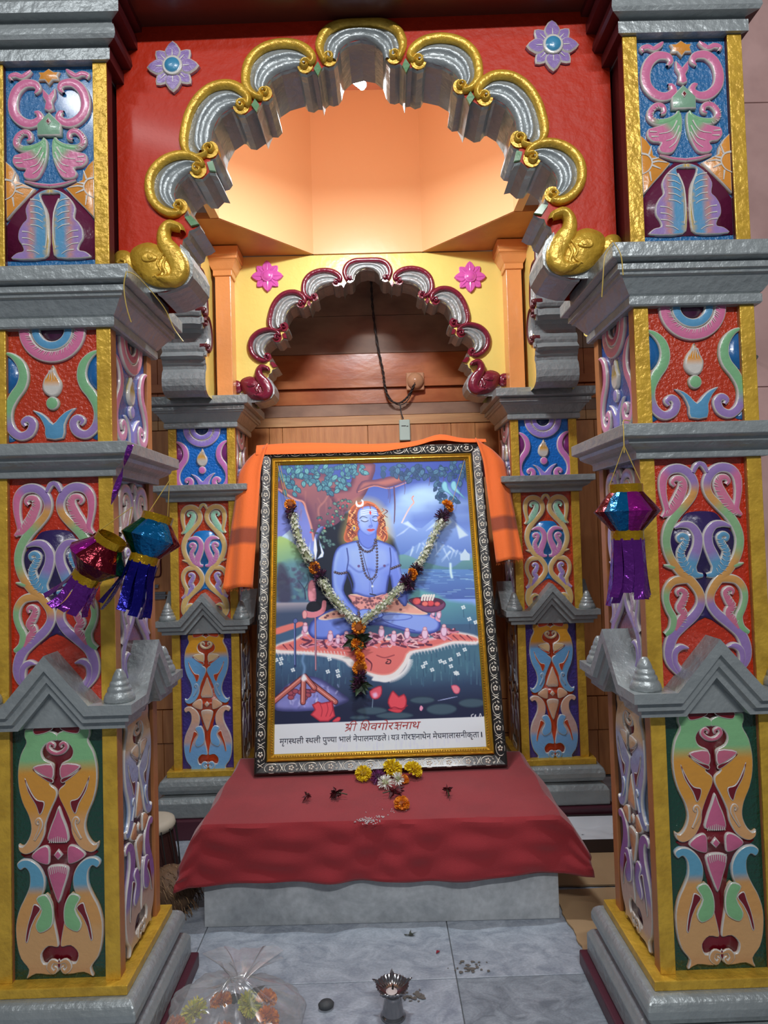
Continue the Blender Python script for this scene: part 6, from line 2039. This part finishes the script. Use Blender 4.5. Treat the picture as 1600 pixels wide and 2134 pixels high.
def lantern(label, loc, rot, panels, tassel, s=1.0, tl=.125, seed=1):
    r = random.Random(seed)
    t = thing('foil_lantern', label, 'lantern', loc, rot, 'foil lanterns hung on the front pillars')
    t.scale = (s, s, s)
    n = 8
    rT, rM, rB = .032, .062, .030
    hT, hM, hB = .036, 0, -.040
    for k in range(n):
        a0, a1 = 2 * PI * k / n, 2 * PI * (k + 1) / n
        am = (a0 + a1) / 2
        P3 = lambda r_, a, z: (r_ * math.cos(a), r_ * math.sin(a), z)
        g = MB()
        rows = []
        for q in range(9):
            u = q / 8
            z = hT + (hB - hT) * u
            rr = (rT + (rM - rT) * u / .5) if u < .5 else (rM + (rB - rM) * (u - .5) / .5)
            rows.append([P3(rr * (1 + .05 * math.sin(PI * f)) + r.uniform(-.001, .001), a0 + (a1 - a0) * f, z) for f in (0, .25, .5, .75, 1)])
        g.add([p for rw in rows for p in rw], [(i * 5 + j, (i + 1) * 5 + j, (i + 1) * 5 + j + 1, i * 5 + j + 1) for i in range(8) for j in range(4)])
        obj('foil_panel', g, FO[panels[k % len(panels)]], t)
    for z0, z1, rr in ((.032, .052, .033), (-.058, -.038, .031)):
        obj('gold_band', MB().lathe([(rr - .001, z0), (rr, z0), (rr, z1), (rr - .001, z1), (rr - .001, z0)], 28), FO['gold'], t)
    for k in range(10):
        a = 2 * PI * k / 10 + .2
        out = r.uniform(0, .042)
        ww = .010
        ln = tl * r.uniform(.8, 1.05)
        g = MB()
        vs = []
        for q in range(7):
            u = q / 6
            rr = .030 + out * u * u
            aa = a + .25 * math.sin(u * 3 + k) * u
            c, s_ = math.cos(aa), math.sin(aa)
            for w_ in (-ww, ww):
                vs.append((rr * c - s_ * w_, rr * s_ + c * w_, -.055 - ln * u))
        g.add(vs, [(2 * i, 2 * i + 1, 2 * i + 3, 2 * i + 2) for i in range(6)])
        obj('tassel_strip', g, FO[tassel], t)
    obj('hanging_thread', MB().tube([(-.03, 0, .052), (0, 0, .13)], .0009, 5).tube([(.03, 0, .052), (0, 0, .13)], .0009, 5), M_STRING, t)
    return t


lantern('blue and magenta foil lantern with purple tassels before the front right pillar', (.487, 1.262, 1.116), (0, 0, -.30), ['magenta', 'magenta', 'blue', 'red', 'red', 'blue', 'magenta', 'red'], 'purple', .97, .13, 3)
lantern('teal and dark red foil lantern with navy tassels, right one of the tangled left pair', (-.425, 1.255, 1.09), (.22, .22, 1.2), ['blue', 'red', 'magenta', 'green', 'blue', 'blue', 'red', 'red'], 'navy', .88, .12, 5)
lantern('dark red and green foil lantern lying aslant, left one of the tangled left pair', (-.515, 1.235, 1.055), (.3, .55, .4), ['red', 'red', 'green', 'red', 'magenta', 'red', 'red', 'green'], 'purple', .88, .07, 8)


def thread(label, pts, m=M_STRING, r=.0011):
    o = obj('thread', MB().tube(cr(pts, 5), r, 5), m, None)
    return tag(o, label, 'thread', 'gold threads on the front pillars')


thread('gold thread from the right ledge corner to the blue and magenta lantern', [(.487, 1.262, 1.228), (.490, 1.268, 1.27), (.497, 1.285, 1.294), (.52, 1.31, 1.297)])
thread('gold thread hanging loose from the front left capital, long curling end', [(-.488, 1.325, 1.632), (-.47, 1.34, 1.625), (-.44, 1.40, 1.585), (-.425, 1.42, 1.545), (-.405, 1.42, 1.515)])
thread('gold thread hanging straight from the front left capital corner', [(-.489, 1.322, 1.632), (-.493, 1.318, 1.60), (-.490, 1.322, 1.56), (-.484, 1.33, 1.53)])
thread('gold thread at the front right capital, end nearest the arch', [(.487, 1.278, 1.645), (.470, 1.275, 1.62), (.464, 1.275, 1.575), (.462, 1.28, 1.54)])
thread('gold thread at the front right capital, end nearest the pillar face', [(.489, 1.276, 1.648), (.500, 1.272, 1.62), (.503, 1.272, 1.58)])
g = MB()
vs = []
for q in range(12):
    u = q / 11
    for w_ in (-.006, .006):
        vs.append((-.478 - .022 * u + w_ * math.cos(u * 5), 1.30 - .045 * u + w_ * math.sin(u * 5), 1.275 - .12 * u))
g.add(vs, [(2 * i, 2 * i + 1, 2 * i + 3, 2 * i + 2) for i in range(11)])
o = obj('foil_ribbon', g, FO['purple'], None)
tag(o, 'purple foil ribbon twisting down from the left ledge to the tangled lanterns', 'ribbon')
